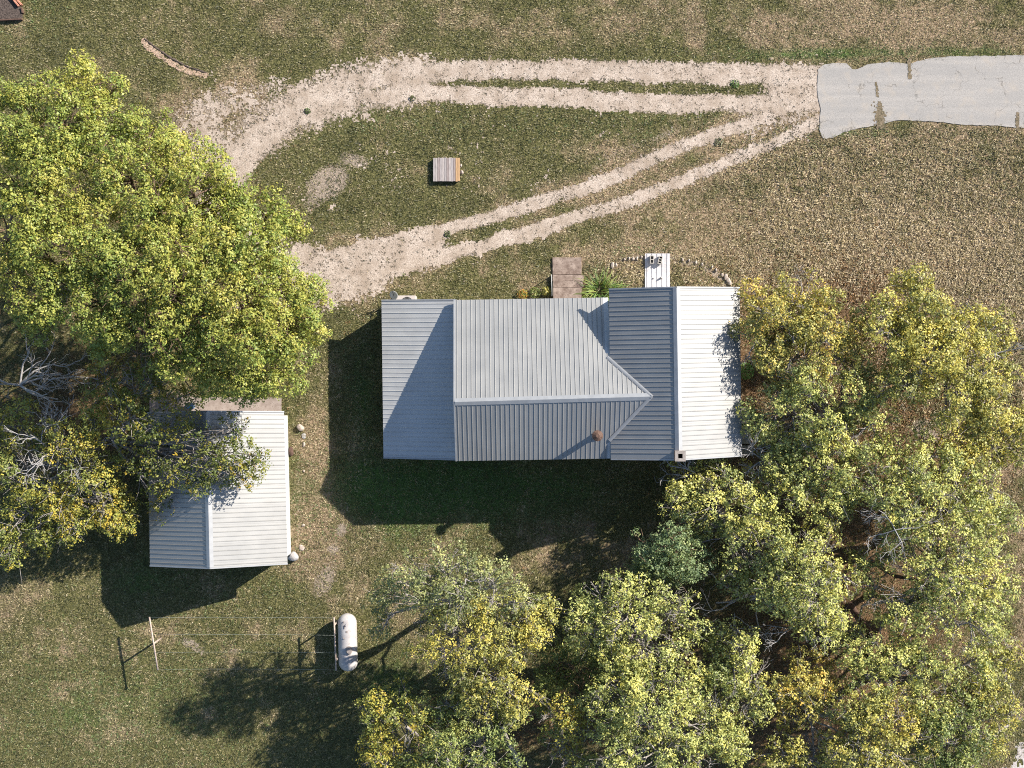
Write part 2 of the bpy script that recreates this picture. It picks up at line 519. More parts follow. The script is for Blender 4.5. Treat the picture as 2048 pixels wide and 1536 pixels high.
LITTER = [(1650, 650, 200, 120, 0.65), (1750, 900, 330, 190, 0.75), (1700, 1240, 280, 220, 0.85), (1500, 1450, 400, 120, 0.7), (1300, 1250, 160, 90, 0.4), (1030, 1420, 160, 110, 0.6), (120, 880, 190, 150, 0.7), (1480, 800, 40, 200, 0.8), (300, 600, 260, 240, .5), (1700, 590, 80, 40, .5)]


def ell(gx, gy, L):
    v = np.zeros(np.shape(gx))
    for q in L:
        if len(q) == 5:
            cx, cy, rx, ry, a = q
            d = ((gx - cx) / rx) ** 2 + ((gy - cy) / ry) ** 2
            v = v + a * np.exp(-d * 1.1)
        else:
            cx, cy, rx, ry, an, a = q
            dx, dy = gx - cx, gy - cy
            u, w = dx * math.cos(an) + dy * math.sin(an), -dx * math.sin(an) + dy * math.cos(an)
            v = np.maximum(v, a * np.exp(-((u / rx) ** 2 + (w / ry) ** 2) ** 1.5))
    return v


def gravel_field(gx, gy):
    g = np.zeros(np.shape(gx))
    gx, gy = gx + 9 * (fbm(gx / 40, gy / 40, 91, 2) - .5), gy + 9 * (fbm(gx / 40, gy / 40, 92, 2) - .5)
    for pts, hw, st in STROKES:
        d = poly_dist(gx, gy, pts)
        g = np.maximum(g, st * (1 - sstep(0.35, 1.50, d / hw)))
    return g


ARC = [(1240, 521), (1288, 514), (1345, 520), (1395, 528), (1432, 545), (1450, 562), (1458, 580)]


def mow(gx, gy):
    """faint mower passes, about half a metre apart"""
    return 0.07 * np.sin(gy / 3.4 + 3 * fbm(gx / 160, gy / 160, 77, 2)) * (0.35 + fbm(gx / 90, gy / 90, 78, 2))


def verge(gx, gy):
    d = np.minimum(poly_dist(gx, gy, DIA_UP), poly_dist(gx, gy, DIA_LO))
    e = np.minimum(poly_dist(gx, gy, WIDE), poly_dist(gx, gy, TURN))
    return 0.55 * np.exp(-(d / 34) ** 2) + 0.4 * np.exp(-(e / 70) ** 2)


def gravel_mask(gx, gy):
    n1 = fbm(gx / 16, gy / 16, 3, 3) - 0.5
    n2 = vnoise(gx / 4.2, gy / 4.2, 9) - 0.5
    n3 = fbm(gx / 60, gy / 60, 5, 3) - 0.5
    return gravel_field(gx, gy) + n1 * 0.75 + n2 * 0.62 + n3 * 0.65 + (vnoise(gx / 2.1, gy / 2.1, 10) - 0.5) * 0.55


# ------------------------------------------------------------------ the ground
def axis(lo, hi, step, far):
    a = list(np.arange(lo, hi + 1e-6, step))
    s, l, r = step, [], []
    x0, x1 = lo, hi
    while x1 < far:
        s *= 1.5
        x0 -= s; x1 += s
        l.append(x0); r.append(x1)
    return np.array(l[::-1] + a + r)


xs, ys = axis(-30, 30, 0.25, 420), axis(-24, 24, 0.25, 420)
X, Y = np.meshgrid(xs, ys)
GX, GY = 1024 + X * S, 768 - Y * S
nx, ny = len(xs), len(ys)
idx = np.arange(nx * ny).reshape(ny, nx)
Fq = np.stack([idx[:-1, :-1], idx[:-1, 1:], idx[1:, 1:], idx[1:, :-1]], -1).reshape(-1, 4)
big = fbm(GX / 130, GY / 130, 21, 3) - 0.5
a_dry = ell(GX, GY, DRY) + big * 0.7 + (fbm(GX / 42, GY / 42, 23, 3) - 0.5) * 1.1 + verge(GX, GY)
a_lush_shade = ell(GX, GY, LUSH_SHADE) - big * 0.5
a_lit = ell(GX, GY, LITTER)
a_soil = np.maximum(ell(GX, GY, SOIL), 0.85 * gravel_field(GX, GY))
a_soil = np.maximum(a_soil, 0.9 * np.exp(-(poly_dist(GX, GY, ARC) / 6) ** 2))
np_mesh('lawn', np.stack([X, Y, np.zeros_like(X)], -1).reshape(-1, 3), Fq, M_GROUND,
        attr=dict(dry=a_dry.ravel(), lush_shade=a_lush_shade.ravel(), litter=a_lit.ravel(), soil=a_soil.ravel()))
tag(bpy.data.objects['lawn'], 'rough autumn lawn of olive and tan grass around the house', kind='structure')


def cell_sheet(name, x0, x1, y0, y1, cell, maskf, mat, z=0.006, rel=0.012, label=None):
    cx, cy = np.arange(x0, x1, cell), np.arange(y0, y1, cell)
    CX, CY = np.meshgrid(cx + cell / 2, cy + cell / 2)
    keep = maskf(1024 + CX * S, 768 - CY * S)
    m, n = len(cx), len(cy)
    vid = np.arange((m + 1) * (n + 1)).reshape(n + 1, m + 1)
    F = np.stack([vid[:-1, :-1], vid[:-1, 1:], vid[1:, 1:], vid[1:, :-1]], -1)[keep]
    VX, VY = np.meshgrid(np.append(cx, x1 if False else cx[-1] + cell), np.append(cy, cy[-1] + cell))
    jx = (vnoise(VX * 31, VY * 31, 71) - 0.5) * cell * 0.8
    jy = (vnoise(VX * 31, VY * 31, 72) - 0.5) * cell * 0.8
    VZ = z + rel * vnoise(VX * 9, VY * 9, 73)
    V = np.stack([VX + jx, VY + jy, VZ], -1).reshape(-1, 3)
    used = np.unique(F)
    re = np.full(len(V), -1)
    re[used] = np.arange(len(used))
    o = np_mesh(name, V[used], re[F], mat)
    tag(o, label, kind='structure')
    return o


def m_drive(gx, gy):
    return (gravel_mask(gx, gy) > 0.56) & ~in_poly(gx, gy, PAVED)


cell_sheet('gravel_drive', -17.5, 16.4, 3.4, 17.2, 0.075, m_drive, M_GRAVEL, label='pale gravel wheel tracks looping between lawn and paved drive')
cell_sheet('gravel_road', 21, 34, -26, -16.5, 0.10,
           lambda gx, gy: ((gx - 2010) * 0.70 + (gy - 1536) * 0.72 + 60 * (fbm(gx / 30, gy / 30, 31, 3) - .5) + 22 * (vnoise(gx / 5, gy / 5, 33) - .5)) > 0,
           M_GRAVEL2, label='white gravel corner beyond the trees at lower right')


def paved():
    pts = []
    n = len(PAVED)
    for i in range(n):
        (x0, y0), (x1, y1) = PAVED[i], PAVED[(i + 1) % n]
        L = math.hypot(x1 - x0, y1 - y0)
        k = max(1, int(L / 5)) if max(x0, x1) < 2320 else 3
        for j in range(k):
            t = j / k
            x, y = x0 + (x1 - x0) * t, y0 + (y1 - y0) * t
            w = 3.2 * (float(fbm(np.array(x / 7), np.array(y / 7), 41, 3)) - 0.5)
            pts.append((x + w, y + w * 1.2))
    bm = bmesh.new()
    top = [bm.verts.new(P(x, y, 0) + Vector((0, 0, 0.035))) for x, y in pts]
    bot = [bm.verts.new(P(x, y, 0) + Vector((0, 0, -0.05))) for x, y in pts]
    bm.faces.new(top)
    for i in range(len(pts)):
        j = (i + 1) % len(pts)
        bm.faces.new((top[i], top[j], bot[j], bot[i]))
    bmesh.ops.triangulate(bm, faces=[f for f in bm.faces if len(f.verts) > 4])
    tag(from_bm('paved_drive', bm, M_PAVE), 'pale grey weathered asphalt drive with ragged grassy edges', kind='structure')


paved()


def m_crack(gx, gy):
    d = np.minimum.reduce([poly_dist(gx, gy, [(1752, 168), (1755, 192)]) / 2.6, poly_dist(gx, gy, [(1758, 208), (1760, 248)]) / np.where(gy > 222, 11, 5),
                           poly_dist(gx, gy, [(1818, 118), (1819, 155)]) / 3.4, poly_dist(gx, gy, [(2034, 228), (2035, 258)]) / 3.6])
    sp = (np.hypot((gx - 1760) / 26, (gy - 215) / 14) < 1) & (vnoise(gx / 3, gy / 3, 52) > 0.86)
    return (d + (vnoise(gx / 3, gy / 3, 51) - 0.5) * 1.1 < 0.95) | sp


cell_sheet('dirt_patch', 18, 27, 12.8, 17.2, 0.05, m_crack, M_CRACK, z=0.040, rel=0.01, label='earth filled cracks breaking the paved drive')


# bare rut in the upper left lawn: a strip of soil, with a low ridge coloured dark for the cut's shaded north side
def m_rut(gx, gy):
    d = poly_dist(gx, gy, [(286, 82), (305, 100), (335, 122), (370, 140), (412, 151)])
    return d + 5 * (vnoise(gx / 5, gy / 5, 61) - 0.5) < 5.2


cell_sheet('dirt_rut', -19.4, -15.4, 15.6, 18.2, 0.06, m_rut, M_SOIL, z=0.012, rel=0.02, label='bare soil rut cut diagonally in the upper left lawn')
bank = []
for i in range(40):
    t = i / 39
    bx = np.interp(t, [0, .25, .5, .75, 1], [289, 309, 339, 373, 412])
    by = np.interp(t, [0, .25, .5, .75, 1], [79, 95, 116, 134, 147])
    p = P(bx, by - 1.5, 0)
    bank.append(((p.x, p.y, 0.0), 0.03 + 0.05 * random.Random(i).random()))
V, F = tube_arrays([(np.array([b[0] for b in bank]), np.array([b[1] for b in bank]))], 7)
tag(np_mesh('rut_shade_ridge', V, F, M_MULCH), 'low dark earth ridge standing in for the shaded side of the rut', kind='structure')


# ------------------------------------------------------------------ grass blades (stuff)
def grass():
    rng = np.random.default_rng(5)
    n = 172000
    px, py = rng.uniform(-40, 2090, n), rng.uniform(-40, 1576, n)
    dry = ell(px, py, DRY) + (fbm(px / 130, py / 130, 21, 3) - 0.5) * 0.7 + verge(px, py)
    lush_shade = ell(px, py, LUSH_SHADE)
    soil = ell(px, py, SOIL)
    lit = ell(px, py, LITTER)
    gm = gravel_mask(px, py)
    onG = gm > 0.50
    roofs = [[(783, 612), (783, 905), (1215, 905), (1215, 915), (1445, 905), (1445, 592), (1215, 592), (1215, 612)], [(330, 828), (330, 1105), (585, 1105), (585, 828)],
             [(440, 798), (560, 798), (560, 830), (440, 830)], [(1105, 517), (1162, 517), (1162, 600), (1105, 600)], [(1292, 510), (1338, 510), (1338, 585), (1292, 585)],
             [(870, 318), (918, 318), (918, 360), (870, 360)], [(0, 0), (20, 0), (46, 18), (44, 44), (0, 48)], [(-60, -60), (20, -60), (20, 0), (-60, 0)]]
    u = rng.random(n)
    gf = gravel_field(px, py)
    arc = np.exp(-(poly_dist(px, py, ARC) / 6) ** 2)
    soil = np.maximum(soil, .9 * arc)
    keep = (~onG | (u < 0.20)) & ~in_poly(px, py, PAVED) & (u < 1.0 - 0.78 * np.clip(soil, 0, 1)) & (onG | (u < 1.0 - 0.95 * gf)) & (u < 1 - 0.45 * np.clip(lit, 0, 1))
    keep &= ~(((px - 2010) * .70 + (py - 1536) * .72 > 6) & (u > .1))
    for r in roofs: keep &= ~in_poly(px, py, r)
    # crack weeds
    cw = m_crack(px, py) & (rng.random(n) < 0.6)
    keep |= cw
    px, py, dry, lush_shade, lit, onG, soil = px[keep], py[keep], dry[keep], lush_shade[keep], lit[keep], onG[keep], soil[keep]
    n = len(px)
    tall = np.clip(sstep(1380, 1600, px) * sstep(215, 330, py) * (1 - sstep(800, 1000, py)) + 0.8 * (np.exp(-(((px - 1380) / 110) ** 2 + ((py - 548) / 34) ** 2) ** 2) + np.exp(-(((px - 1240) / 60) ** 2 + ((py - 545) / 34) ** 2) ** 2)), 0, 1)
    shade = rng.random(n)
    # clump colour: olive / straw / dark
    mid = (fbm(px / 42, py / 42, 23, 3) - 0.5) * 1.1
    t = np.clip(rng.normal(0.34 + 0.46 * dry + mid * 0.75 + mow(px, py), 0.22), 0, 1)[:, None]
    c_0 = np.array((0.050, 0.055, 0.020)); c_1 = np.array((0.120, 0.115, 0.046)); c_2 = np.array((0.230, 0.193, 0.102)); c_3 = 0.92 * np.array((0.387, 0.312, 0.197))
    col = np.where(t < .33, c_0 + (c_1 - c_0) * t / .33, np.where(t < .7, c_1 + (c_2 - c_1) * (t - .33) / .37, c_2 + (c_3 - c_2) * (t - .7) / .3))
    s = shade[:, None]
    c_lu = np.array((0.065, 0.100, 0.031)); c_lu2 = np.array((0.142, 0.176, 0.069))  # lush blades, also used to tint the grass inside the house shadow
    lu = (rng.random(n) < lush_shade * 0.9)[:, None]
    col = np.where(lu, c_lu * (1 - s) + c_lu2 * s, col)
    col = np.where(onG[:, None], np.array((0.048, 0.048, 0.026)) * (0.5 + 0.9 * s), col)
    br = (rng.random(n) < lit * 0.8)[:, None]
    col = np.where(br, np.array((0.16, 0.095, 0.045)) * (0.5 + 1.1 * s), col)
    col = col * rng.uniform(0.75, 1.25, (n, 1))
    B = 5
    N = n * B
    cx, cy = np.repeat((px - 1024) / S, B), np.repeat((768 - py) / S, B)
    tl = np.repeat(tall, B); og = np.repeat(onG, B)
    az = rng.uniform(0, 2 * np.pi, N)
    L = rng.uniform(0.07, 0.15, N) * (1 + 0.8 * tl) * np.where(og, 0.6, 1)
    tilt = rng.uniform(0.35, 1.25, N)
    W = rng.uniform(0.010, 0.022, N) * (1 + 0.5 * tl) * np.where(og, 1.15, 1)
    ox, oy = rng.normal(0, 0.05, N) * (1 + .6 * tl), rng.normal(0, 0.05, N) * (1 + .6 * tl)
    bx, by = cx + ox, cy + oy
    dx, dy, dz = np.cos(az) * np.sin(tilt), np.sin(az) * np.sin(tilt), np.cos(tilt)
    sx, sy = -np.sin(az) * W, np.cos(az) * W
    V = np.empty((N, 3, 3))
    V[:, 0] = np.stack([bx + sx, by + sy, np.zeros(N)], -1)
    V[:, 1] = np.stack([bx - sx, by - sy, np.zeros(N)], -1)
    V[:, 2] = np.stack([bx + dx * L, by + dy * L, 0.01 + dz * L * 0.8], -1)
    C = np.ones((N, 3, 4))
    C[:, :, :3] = (np.repeat(col, B, 0) * rng.uniform(0.8, 1.2, (N, 1)))[:, None, :]
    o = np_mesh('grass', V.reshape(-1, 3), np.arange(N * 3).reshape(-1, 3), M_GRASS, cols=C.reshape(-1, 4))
    tag(o, 'short olive and straw coloured grass blades covering the lawn', kind='stuff')


grass()


# ------------------------------------------------------------------ metal roofs
PITCH, PAN = 0.2286, 0.9144


def slope(root, A, B, C, D, clips=None, name='roof', start=0.0, trims=('rake0', 'rake1', 'eave'), sheet=None):
    """corrugated slope: eave A->B, ridge D->C; a deck part with one sub-part per sheet of four ribs"""
    W = (B - A).length
    Nrm = (B - A).cross(D - A).normalized()
    if Nrm.z < 0: Nrm = -Nrm
    e = lambda t: A + (B - A) * (t / W)
    r = lambda t: D + (C - D) * (t / W)

    def clip(bm, t0, t1):
        for (co, no, tmin) in (clips or []):
            if t1 > tmin:
                bmesh.ops.bisect_plane(bm, geom=bm.verts[:] + bm.edges[:] + bm.faces[:], plane_co=co, plane_no=no, clear_outer=False, clear_inner=True, dist=1e-5)
                ed = [x for x in bm.edges if x.is_boundary]
                if ed: bmesh.ops.holes_fill(bm, edges=ed, sides=0)
    # deck: two pieces where the slope runs on into the neighbouring roof
    bm = bmesh.new()
    q = [A, B, C, D]
    vt = [bm.verts.new(p - Nrm * 0.010) for p in q]
    vb = [bm.verts.new(p - Nrm * 0.085) for p in q]
    bm.faces.new(vt); bm.faces.new(vb)
    for i in range(4):
        j = (i + 1) % 4
        bm.faces.new((vt[i], vt[j], vb[j], vb[i]))
    if clips:
        co, no, tmin = clips[0]
        # cut beyond tmin only
        m = e(tmin); ax = (B - A).normalized()
        west = bm.copy()
        bmesh.ops.bisect_plane(west, geom=west.verts[:] + west.edges[:] + west.faces[:], plane_co=m, plane_no=ax, clear_outer=True)
        bmesh.ops.holes_fill(west, edges=[x for x in west.edges if x.is_boundary], sides=0)
        bm.free(); bm = west
    deck = from_bm(name, bm, M_DECK, root)
    t = start
    while t < W - 1e-4:
        t1 = min(t + PAN, W)
        prof = [(t, 0.0)]
        for k in range(4):
            c = t + (k + 0.5) * PITCH
            if c + 0.04 > t1: break
            prof += [(c - 0.023, 0.0), (c - 0.009, 0.027), (c + 0.009, 0.027), (c + 0.023, 0.0)]
        prof.append((t1 - 0.003, 0.0))
        bm = bmesh.new()
        lo = [bm.verts.new(e(x) + Nrm * h) for x, h in prof]
        hi = [bm.verts.new(r(x) + Nrm * h) for x, h in prof]
        for i in range(len(prof) - 1):
            bm.faces.new((lo[i], lo[i + 1], hi[i + 1], hi[i]))
        b = [bm.verts.new(p - Nrm * 0.008) for p in (e(t), e(t1 - 0.003), r(t1 - 0.003), r(t))]
        bm.faces.new((b[0], b[3], b[2], b[1]))
        bm.faces.new([b[1]] + lo[::-1] + [b[0]])
        bm.faces.new([b[3]] + hi + [b[2]])
        bm.faces.new((b[0], lo[0], hi[0], b[3])); bm.faces.new((lo[-1], b[1], b[2], hi[-1]))
        if clips: clip(bm, t, t1)
        if len(bm.faces): from_bm('roof_panel', bm, sheet or M_ROOF, deck)
        else: bm.free()
        t = t1
    ax = (B - A).normalized()

    def strip(p0, p1, w, h, off, nm):
        d = (p1 - p0).normalized()
        s = d.cross(Nrm)
        bm = bmesh.new()
        ring = []
        for p in (p0, p1):
            ring.append([bm.verts.new(p + s * a + Nrm * b) for a, b in ((off - w / 2, -0.10), (off + w / 2, -0.10), (off + w / 2, h), (off - w / 2, h))])
        for i in range(4):
            j = (i + 1) % 4
            bm.faces.new((ring[0][i], ring[0][j], ring[1][j], ring[1][i]))
        bm.faces.new(ring[0]); bm.faces.new(ring[1])
        from_bm(nm, bm, M_TRIM, deck)
    if 'rake0' in trims: strip(A, D, 0.07, 0.036, 0.036 if (D - A).cross(Nrm).dot(ax) < 0 else -0.036, 'rake_trim')
    if 'rake1' in trims: strip(B, C, 0.07, 0.036, 0.036 if (C - B).cross(Nrm).dot(ax) > 0 else -0.036, 'rake_trim')
    return deck, Nrm


def ridge_cap(deck, p0, p1, n0, n1, w=0.17, lift=0.042):
    d = (p1 - p0).normalized()
    a0 = d.cross(n0).normalized(); a1 = d.cross(n1).normalized()
    if a0.z > 0: a0 = -a0
    if a1.z > 0: a1 = -a1
    mid = Vector((0, 0, 0.045))
    bm = bmesh.new()
    rings = []
    for p in (p0, p1):
        rings.append([bm.verts.new(x) for x in (p + a0 * w + n0 * lift, p + a0 * 0.03 + n0 * (lift + .008) , p + mid + Vector((0, 0, .012)), p + a1 * 0.03 + n1 * (lift + .008), p + a1 * w + n1 * lift,
                                               p + a1 * w + n1 * (lift - .012), p + mid * 0.2, p + a0 * w + n0 * (lift - .012))])
    k = 8
    for i in range(k):
        j = (i + 1) % k
        bm.faces.new((rings[0][i], rings[0][j], rings[1][j], rings[1][i]))
    bm.faces.new(rings[0]); bm.faces.new(rings[1])
    return from_bm('ridge_cap', bm, M_TRIM, deck)


def walls(root, ring, name='wall'):
    """closed prism standing on the ground; ring of (x, y, ztop)"""
    bm = bmesh.new()
    b = [bm.verts.new((x, y, -0.1)) for x, y, z in ring]
    t = [bm.verts.new((x, y, z)) for x, y, z in ring]
    n = len(ring)
    for i in range(n):
        j = (i + 1) % n
        bm.faces.new((b[i], b[j], t[j], t[i]))
    bm.faces.new(b)
    f = bm.faces.new(t)
    bmesh.ops.triangulate(bm, faces=[f])
    return from_bm(name, bm, M_SIDING, root)


def house():
    root = empty('farmhouse', P(1100, 760, 0), 'long metal roofed farmhouse with cross wing and brick chimney in the middle', 'house')
    # lean-to on the west
    NW, SW, NE, SE = P(763, 602, 2.25), P(767, 914, 2.25), P(912, 601, 2.86), P(915, 918, 2.86)
    dk, n_l = slope(root, SW, NW, NE, SE, name='lean_to_roof', sheet=M_ROOF2)
    i = 0.22
    walls(root, [(NW.x + i, NW.y - i, 2.12), (NE.x, NE.y - i, 2.80), (SE.x, SE.y + i, 2.80), (SW.x + i, SW.y + i, 2.12)])
    # wing
    wn, ws = P(1218, 580, 4.48), P(1222, 917, 4.48)
    rn, rs = P(1353, 576, 5.9), P(1358, 918, 5.9)
    en, es = P(1479, 577, 4.52), P(1484, 910, 4.52)
    # main roof
    ew, ee = P(910, 600, 3.10), P(1217, 595, 3.10)
    sw, se = P(914, 922, 4.05), P(1222, 917, 4.05)
    rw, rt = P(910, 804, 5.35), P(1303, 793, 5.35)
    ridge_dir = (rt - rw).normalized()
    wing_n = (ws - wn).cross(rn - wn).normalized()
    if wing_n.z < 0: wing_n = -wing_n
    k_n = (rt.x + 0.12 - ew.x) / (ee.x - ew.x)
    eN = ew + (ee - ew) * k_n
    k_s = (rt.x + 0.12 - sw.x) / (se.x - sw.x)
    eS = sw + (se - sw) * k_s
    rE = rw + ridge_dir * ((rt.x + 0.12 - rw.x) / ridge_dir.x)
    tN = (ee - ew).length - 0.02
    d1, n1 = slope(root, ew, eN, rE, rw, clips=[(wn - wing_n * 0.03, wing_n, tN)], name='main_roof', trims=('rake0',))
    tS = (se - sw).length - 0.02
    d2, n2 = slope(root, sw, eS, rE, rw, clips=[(wn - wing_n * 0.03, wing_n, tS)], name='main_roof', trims=('rake0',))
    ridge_cap(d1, rw, rt, n1, n2)
    i = 0.28
    walls(root, [(ew.x + i, ew.y - 0.9, 3.35), (ee.x + 0.3, ee.y - 0.9, 3.35), (rE.x - 1.4, rw.y + 0.1, 5.18), (se.x + 0.3, se.y + i, 4.02), (sw.x + i, sw.y + i, 4.02), (rw.x + i, rw.y, 5.2)])
    # wing slopes
    d3, n3 = slope(root, wn, ws, rs, rn, name='wing_roof')
    d4, n4 = slope(root, en, es, rs, rn, name='wing_roof')
    ridge_cap(d3, rn, rs, n3, n4)
    walls(root, [(wn.x + i, wn.y - i, 4.50), (rn.x, rn.y - i, 5.75), (en.x - i, en.y - i, 4.52), (es.x - i, es.y + i, 4.52), (rs.x, rs.y + i, 5.75), (ws.x + i, ws.y + i, 4.50)])
    # valley flashings
    for nn, ev in ((n1, P(1217.5, 717, 4.48)), (n2, P(1221.5, 878, 4.48))):
        d = (rt - ev).normalized()
        up = (nn + wing_n).normalized()
        s = d.cross(up).normalized()
        for a, m in ((0.0, M_TRIM),):
            bm = bmesh.new()
            R = []
            for p in (ev - d * 0.1, rt + d * 0.05):
                R.append([bm.verts.new(p + s * x + up * z) for x, z in ((-0.085, 0.050), (-0.03, 0.062), (0.03, 0.062), (0.085, 0.050), (0.085, -0.02), (-0.085, -0.02))])
            for q in range(6):
                w = (q + 1) % 6
                bm.faces.new((R[0][q], R[0][w], R[1][w], R[1][q]))
            bm.faces.new(R[0]); bm.faces.new(R[1])
            from_bm('valley_flashing', bm, m, root)
    # eave fascia of the right wing and main roof
    # rusty flue
    b = P(1192, 869.5, 4.55)
    fl = tube_obj('flue', [b - Vector((0, 0, .35)), b + Vector((0, 0, 1.15))], 0.135, M_RUST, root, 16)
    bm = bmesh.new()
    bmesh.ops.create_cone(bm, segments=10, radius1=0.27, radius2=0.09, depth=0.10, cap_ends=True, matrix=Matrix.Translation(b + Vector((0, 0, 1.33))))
    bmesh.ops.create_cone(bm, segments=10, radius1=0.27, radius2=0.27, depth=0.05, cap_ends=True, matrix=Matrix.Translation(b + Vector((0, 0, 1.253))))
    from_bm('flue_cap', bm, M_RUST, fl)
    for a in (0, 2.1, 4.2):
        bm = bmesh.new()
        add_tube(bm, [b + Vector((0.12 * math.cos(a), 0.12 * math.sin(a), 1.05)), b + Vector((0.2 * math.cos(a), 0.2 * math.sin(a), 1.26))], 0.012, 5)
        from_bm('cap_strut', bm, M_RUST, fl)
    bm = bmesh.new()
    bmesh.ops.create_cone(bm, segments=14, radius1=0.30, radius2=0.16, depth=0.22, cap_ends=True, matrix=Matrix.Translation(b + Vector((0, 0, 0.03))))
    from_bm('flue_boot', bm, M_TRIM, fl)
    # brick chimney at the south end of the wing ridge
    c = P(1360.5, 912, 6.35)
    c.z = 0
    yaw = Matrix.Rotation(math.radians(1), 4, 'Z')
    w = 0.44
    bm = bmesh.new()
    t = 0.10
    for sx, sy, lx, ly in ((-1, 0, t, w), (1, 0, t, w), (0, -1, w - 2 * t, t), (0, 1, w - 2 * t, t)):
        add_box(bm, (c.x + sx * (w - t) / 2, c.y + sy * (w - t) / 2, 3.15), (lx, ly, 6.3))
    ch = from_bm('chimney', bm, M_BRICK, root)
    bm = bmesh.new()
    w2, t2 = 0.50, 0.145
    for sx, sy, lx, ly in ((-1, 0, t2, w2), (1, 0, t2, w2), (0, -1, w2 - 2 * t2, t2), (0, 1, w2 - 2 * t2, t2)):
        add_box(bm, (c.x + sx * (w2 - t2) / 2, c.y + sy * (w2 - t2) / 2, 6.36), (lx, ly, 0.115))
    from_bm('chimney_cap', bm, M_CAPST, ch)
    bm = bmesh.new()
    add_box(bm, (c.x, c.y, 6.0), (0.20, 0.20, 0.3))
    from_bm('flue_liner', bm, M_BLACK, ch)
    # chimney bricks: top courses stand proud
    for k in range(6):
        z = 6.26 - k * 0.085
        for sx, sy in ((-1, 0), (1, 0), (0, -1), (0, 1)):
            for q in (-1, 1):
                L = 0.20
                px, py = (sx * (w / 2 + 0.006), q * 0.108) if sx else (q * 0.108, sy * (w / 2 + 0.006))
                size = (0.014, L, 0.068) if sx else (L, 0.014, 0.068)
                box_obj('brick', (c.x + px, c.y + py, z), size, M_BRICK, ch)
    return root


house()


def shed():
    root = empty('shed', P(450, 980, 0), 'gabled metal roofed shed under the yellow green tree at left', 'shed')
    wn, ws = P(295, 827, 2.35), P(300, 1130, 2.35)
    rn, rs = P(413, 824, 4.1), P(420, 1135, 4.1)
    en, es = P(568, 825, 2.3), P(575, 1126, 2.3)
    d1, n1 = slope(root, wn, ws, rs, rn)
    d2, n2 = slope(root, en, es, rs, rn)
    ridge_cap(d1, rn, rs, n1, n2)
    i = 0.2
    walls(root, [(wn.x + i, wn.y - i, 2.36), (rn.x, rn.y - i, 3.95), (en.x - i, en.y - i, 2.32), (es.x - i, es.y + i, 2.32), (rs.x, rs.y + i, 3.95), (ws.x + i, ws.y + i, 2.36)])


shed()

# ------------------------------------------------------------------ slabs and steps
a, b = P(300, 826), P(563, 796)
box_obj('concrete_pad', ((a.x + b.x) / 2, (a.y + b.y) / 2 - 0.12, 0.03), (b.x - a.x, b.y - a.y + 0.3, 0.12), M_CONC)
tag(bpy.data.objects['concrete_pad'], 'pinkish concrete apron at the north end of the shed', kind='structure')


def steps():
    root = empty('garden_steps', P(1134, 560), 'brown concrete steps rising to the front of the house', 'steps')
    for (x0, x1, y0, y1, h) in ((1105, 1163, 515, 549, 0.10), (1105, 1167, 549.5, 562, 0.26), (1106, 1166, 562.5, 575, 0.42), (1106, 1163, 575.5, 612, 0.58)):
        a, b = P(x0, y1, h), P(x1, y0, h)
        bm = bmesh.new()
        add_box(bm, ((a.x + b.x) / 2, (a.y + b.y) / 2, h / 2 - .02), (b.x - a.x, b.y - a.y, h + .04))
        bmesh.ops.bevel(bm, geom=bm.edges[:], offset=0.015, segments=1, affect='EDGES')
        bmesh.ops.subdivide_edges(bm, edges=bm.edges[:], cuts=2, use_grid_fill=True)
        rr = random.Random(x1)
        for v in bm.verts: v.co += Vector((rr.uniform(-.008, .008), rr.uniform(-.008, .008), rr.uniform(-.006, .006)))
        from_bm('step', bm, M_STEP, root)


steps()


def handrail(name, pts_posts, h, label, mat, y_rail):
    root = empty(name, pts_posts[0], label, 'railing')
    for p in pts_posts:
        tube_obj('post', [Vector((p.x, p.y, -.05)), Vector((p.x, p.y, h))], 0.022, mat, root)
    pts = [Vector((p.x, p.y, h)) for p in pts_posts]
    tube_obj('rail', pts, 0.022, mat, root)
    return root


M_RAIL = mat_noise('rail paint', (0.252, 0.252, 0.240), (0.324, 0.324, 0.312), 5, 0.5)
handrail('handrail', [P(1102, 552), P(1103, 592)], 0.75, 'thin pale handrail along the left side of the steps', M_RAIL, 0)
handrail('porch_rail', [P(785, 597), P(785, 650)], 0.85, 'dark pipe railing beside the lean-to by the dish', M_RUST, 0)

# timber landing east of the wing
deck = empty('stone_landing', P(1492, 865), 'dark grey slab landing shaded along the east wall', 'landing')
for (x0, x1, y0, y1, h) in ((1474, 1500, 815, 848, 0.12), (1474, 1502, 850, 888, 0.16), (1475, 1506, 890, 912, 0.12)):
    a, b = P(x0, y1, h), P(x1, y0, h)
    box_obj('slab', ((a.x + b.x) / 2, (a.y + b.y) / 2, h / 2), (b.x - a.x, b.y - a.y, h), M_SLAB, deck, bevel=0.012)


